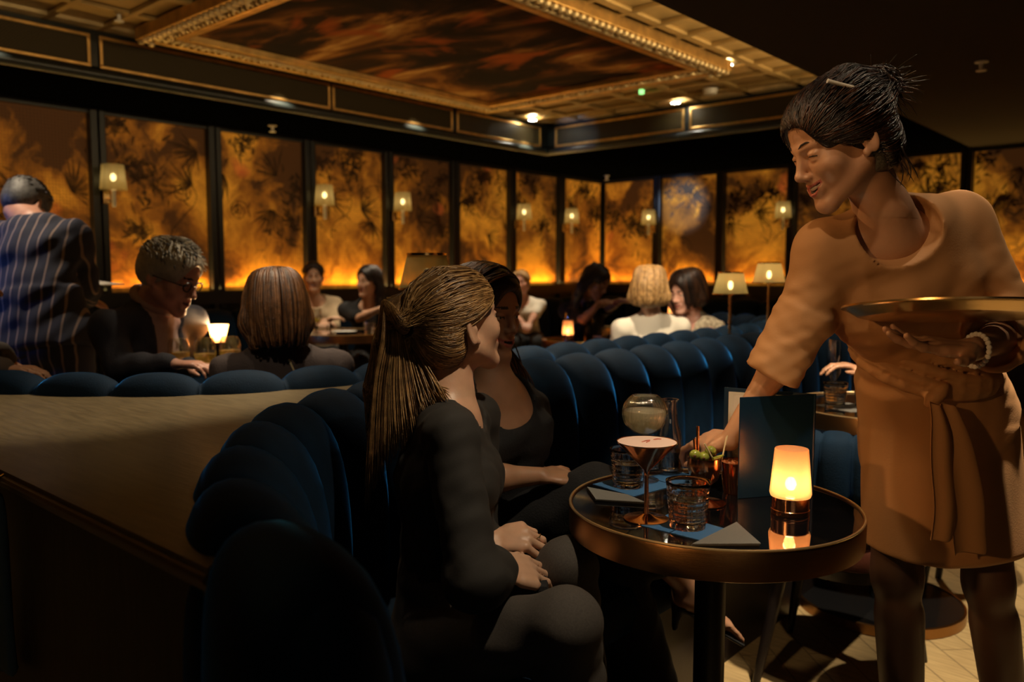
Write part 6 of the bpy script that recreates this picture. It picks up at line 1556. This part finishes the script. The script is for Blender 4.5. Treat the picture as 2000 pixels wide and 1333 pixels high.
# two laughing women at the mural wall
guest('laughing woman with tied-back dark hair and a pale cream blouse under the murals', P(626, 700, 6.7).xy, (RH*.5-FH*.86).xy, SK['fair_skin'], M['cream_blouse'], P(612, 542, 6.55), (RH*.25-FH*.95), UP, 1.0, 1.0, .7, arms=dict(elR=P(602, 640, 6.45), wrR=P(632, 628, 6.25), handR=RH*.8+UP*.3, elL=P(650, 640, 6.5), wrL=P(640, 634, 6.3)), hair='tied', topname='blouse', ncut=.085, sleeve=.9,
      hm=[M['hair_dark'], M['hair_black'], M['hair_brown']])
guest('laughing woman with long loose black hair and a black top under the murals', P(728, 700, 6.5).xy, (RH*.2-FH*.95).xy, SK['fair_skin'], M['black_cloth'], P(721, 551, 6.35), (-RH*.55-FH*.80), UP, 1.0, 1.0, .6, arms=dict(elR=P(700, 622, 6.25), wrR=P(742, 604, 6.05), handR=RH, elL=P(762, 622, 6.3), wrL=P(768, 612, 6.0)), hair='long', ncut=.075, sleeve=.8,
      hm=[M['hair_black'], M['hair_dark']])
guest('woman in a white short-sleeved jumper laughing alone near the room corner', P(1030, 650, 8.2).xy, (-FH*.97-RH*.05).xy, SK['rosy_skin'], M['white_knit'], P(1018, 553, 8.05), (-RH*.25-FH*.95+UP*.06), UP, 1.03, 1.0, .9, arms=dict(elR=P(1010, 622, 7.95), wrR=P(1022, 632, 7.7), elL=P(1043, 618, 7.95), wrL=P(1034, 632, 7.7)), hair='tied', topname='jumper', ncut=.07, sleeve=.7,
      hm=[M['hair_fair'], M['hair_blonde']])
guest('woman with long black hair stooping sideways over the far table', P(1140, 690, 6.3).xy, (RH*.6-FH*.75).xy, SK['tan_skin'], M['black_cloth'], P(1162, 552, 5.95), (RH*.70-FH*.50-UP*.42), UP+RH*.35, 1.0, .5, .1, arms=dict(elR=P(1140, 625, 5.9), wrR=P(1165, 600, 5.75), elL=P(1190, 600, 6.0), wrL=P(1212, 588, 5.8), handL=RH+UP*.1), hair='long', ncut=.07, sleeve=.6,
      hm=[M['hair_black'], M['hair_dark']], neckp=P(1142, 592, 6.12))
guest('woman with cropped fair hair and a white jumper, seen from behind on the banquette', P(1272, 700, 4.72).xy, (-RH*.25+FH*.96).xy, SK['fair_skin'], M['white_knit'], P(1270, 566, 4.62), (RH*.35+FH*.93), UP, 1.0, .4, .1, hair='crop', topname='jumper', ncut=.062, hm=[M['hair_fair'], M['hair_blonde'], M['hair_blonde_light']], neckp=P(1272, 622, 4.68), shw=.185)
guest('woman with short dark hair and a patterned sleeveless top turned towards the fair-haired woman', P(1366, 700, 5.05).xy, (-RH*.80-FH*.55).xy, SK['rosy_skin'], M['patterned_top'], P(1340, 572, 4.92), (-RH*.75-FH*.60-UP*.20), UP, 1.02, .5, .1, hair='crop', ncut=.07, sleeve=.0, hm=[M['hair_dark'], M['hair_black'], M['hair_brown']], neckp=P(1356, 622, 5.0), arms=dict(elL=P(1366, 668, 4.80), wrL=P(1320, 650, 4.75), elR=P(1340, 640, 5.2), wrR=P(1312, 596, 5.0), handR=UP*.6-RH*.5))
guest('guest in black behind the server, only a forearm showing beside the tumblers', P(1900, 800, 3.05).xy, (-RH*.9+FH*.3).xy, SK['warm_skin'], M['black_cloth'], P(1875, 545, 3.0), (-RH*.9+FH*.3), UP, 1.0, .4, .1, arms=dict(elR=P(1745, 762, 2.72), wrR=P(1692, 728, 2.84), handR=-RH*.9+UP*.30, elL=P(1800, 780, 3.3), wrL=P(1760, 760, 3.2)), hair='bob', ncut=.06, sleeve=.6, hm=[M['hair_dark'], M['hair_black']])
guest('guest at the frame edge beside the striped suit, pale sleeve and one hand showing', P(-95, 830, 2.75).xy, (RH*.8+FH*.5).xy, SK['fair_skin'], M['grey_sleeve'], P(-75, 560, 2.7), (RH*.8+FH*.5), UP, 1.0, .4, .1, arms=dict(elR=P(-40, 725, 2.52), wrR=P(6, 722, 2.62), handR=RH, elL=P(-20, 690, 2.9), wrL=P(10, 706, 2.95)), hair='crop', male=True, sleeve=1.0, hm=[M['hair_dark'], M['hair_black']])
o = tub = None
st2 = MB(); stc_ = P(1900, 800, 3.05)
stt = thing('stool', 'dark round stool under the guest behind the server', 'stool', (stc_.x, stc_.y, 0))
MB().lathe([(0, .38), (.16, .38), (.175, .40), (.17, .44), (0, .45)], (stc_.x, stc_.y, 0), 36).build('seat', M['leather'], stt, True)
for k in range(4):
    a = math.pi/4+k*math.pi/2; MB().tube([(stc_.x+.11*math.cos(a), stc_.y+.11*math.sin(a), .385), (stc_.x+.17*math.cos(a), stc_.y+.17*math.sin(a), 0)], [.018, .012], 10).build('leg', M['black_wood'], stt, True)
# ------------------------------------------------------------------ man in the striped suit, standing and bending away
def suit_man():
    root = person('standing man in a navy pinstriped suit bending away over a table', 'person', P(70, 950, 3.5))
    hd = Head(P(52, 404, 3.64), (RH*.18+FH*.80-UP*.60), UP+FH*.3, 1.0, .3, 0)
    neck = P(66, 442, 3.55)
    def fl(p, z): return Vector((p.x, p.y, z))
    hip = P(88, 690, 3.45)
    fR, fL = fl(P(135, 700, 3.42), .09), fl(P(35, 700, 3.50), .09)
    B = Body(neck=neck, shR=P(146, 462, 3.55), shL=P(-30, 470, 3.62), elR=P(168, 560, 3.62), elL=P(-45, 590, 3.75), wrR=P(172, 585, 3.80), wrL=P(-10, 640, 3.95), hipR=hip+RH*.10, hipL=hip-RH*.10, waist=P(78, 570, 3.46),
             knR=mid(hip+RH*.13, fR, .5)-FH*.0, knL=mid(hip-RH*.13, fL, .5), anR=fR, anL=fL, toR=fR+FH*.16-UP*.055, toL=fL+FH*.16-UP*.055, w=1.05)
    S = SDF(); hd.prims(S, neck, .058); B.torso(S, -.012)
    for s in 'RL': B.arm(S, s, -.006); B.leg(S, s, -.01, foot=False)
    hand(S, B.wrR, FH*.7+RH*.3-UP*.3, UP+RH*.5, True, [(.5, .6, .4)]*4, 1.02); hand(S, B.wrL, FH, UP, False, [(.5, .6, .4)]*4, 1.02)
    hx = [(np.array(B.wrR)-.19, np.array(B.wrR)+.19, .0065)]
    bodymesh(root, S, .014, SK['rosy_skin'], hd, .005, hx)
    def stripes(o):
        v = np.empty(len(o.data.vertices)*3); o.data.vertices.foreach_get('co', v); v = v.reshape(-1, 3)+np.array(o.location if o.parent is None else root.location)
        d = v-np.array(B.pel); rr = np.array(RH); u = d@rr; 
        # stripes run down the cloth: bent round the arm where the sleeve hangs
        a = o.data.attributes.new('stripe', 'FLOAT', 'POINT'); a.data.foreach_set('value', (u/.040+1.2*np.sin((d[:, 2])*2.2)*.12).astype(np.float32))
    S = SDF(); B.torso(S, .020, nk=False); B.arm(S, 'R', .014, .92); B.arm(S, 'L', .014, .92)
    S.ec(B.waist, B.pel+UP*.02, B.hv, (.160, .120), (.215, .150), .04, end=.02); neckcut(S, B, .070, .0, .012); S.cut(B.pel-UP*.005, -UP+RH*.10, .006)
    o = clothmesh(root, 'jacket', S, M['stripe_suit'], .010, folds(8, .005, .11)); stripes(o)
    S = SDF()
    for s in 'RL': B.leg(S, s, .014, foot=False)
    S.el(B.pel, (.18, .14, .13), (B.hv, B.fr, B.sp), .03); o = clothmesh(root, 'trousers', S, M['stripe_suit'], .012, folds(9, .004, .12)); stripes(o)
    for a, t in ((B.anR, B.toR), (B.anL, B.toL)):
        q = SDF(); q.rc(a, a+FH*.03-UP*.03, .042, .04); q.ec(a-UP*.05-FH*.05, t-UP*.0, RH, (.036, .032), (.042, .025), .02); clothmesh(root, 'shoe', q, M['black_cloth'], .010)
    cb = SDF(); hd.cap(cb, .010, low=-.005); hd.carve(cb, .078, .064); cb.el(hd.L(0, -.04, -.115), (.09, .10, .055), hd.ax(), .01, 's')
    for q in (-1, 1): cb.el(hd.L(q*.085, -.006, -.012), (.022, .030, .036), hd.ax(), .01, 's')
    rnd = random.Random(3); ps = []
    for k in range(240):
        az = rnd.uniform(-3.14, 3.14); e_ = rnd.uniform(.0, 1.5); st = hd.L(.080*math.cos(e_)*math.sin(az), -.018+.102*math.cos(e_)*math.cos(az), .042+.084*math.sin(e_))
        if hd.loc(np.array(st))[1] > .05 and e_ < .8: continue
        d = (hd.f*.6+hd.x*rnd.uniform(-.4, .4)+hd.u*.1).normalized(); o_ = (st-hd.c).normalized(); ps.append([st, st+d*.011+o_*.003, st+d*.024+o_*.001])
    hairdo(root, hd, ps, .0028, [M['hair_steel'], M['hair_dark']], cb, .007, 0, 5)
    pd = P(194, 553, 3.80); o = MB().bbox(pd, (.14, .20, .006), .002, ax=Matrix((RH, FH, UP)).transposed() @ Matrix.Rotation(.12, 3, 'Y')).build('order_pad', M['paper'], origin=pd); tag(o, 'thin pale order pad held out by the man in the striped suit', 'notepad')
suit_man()
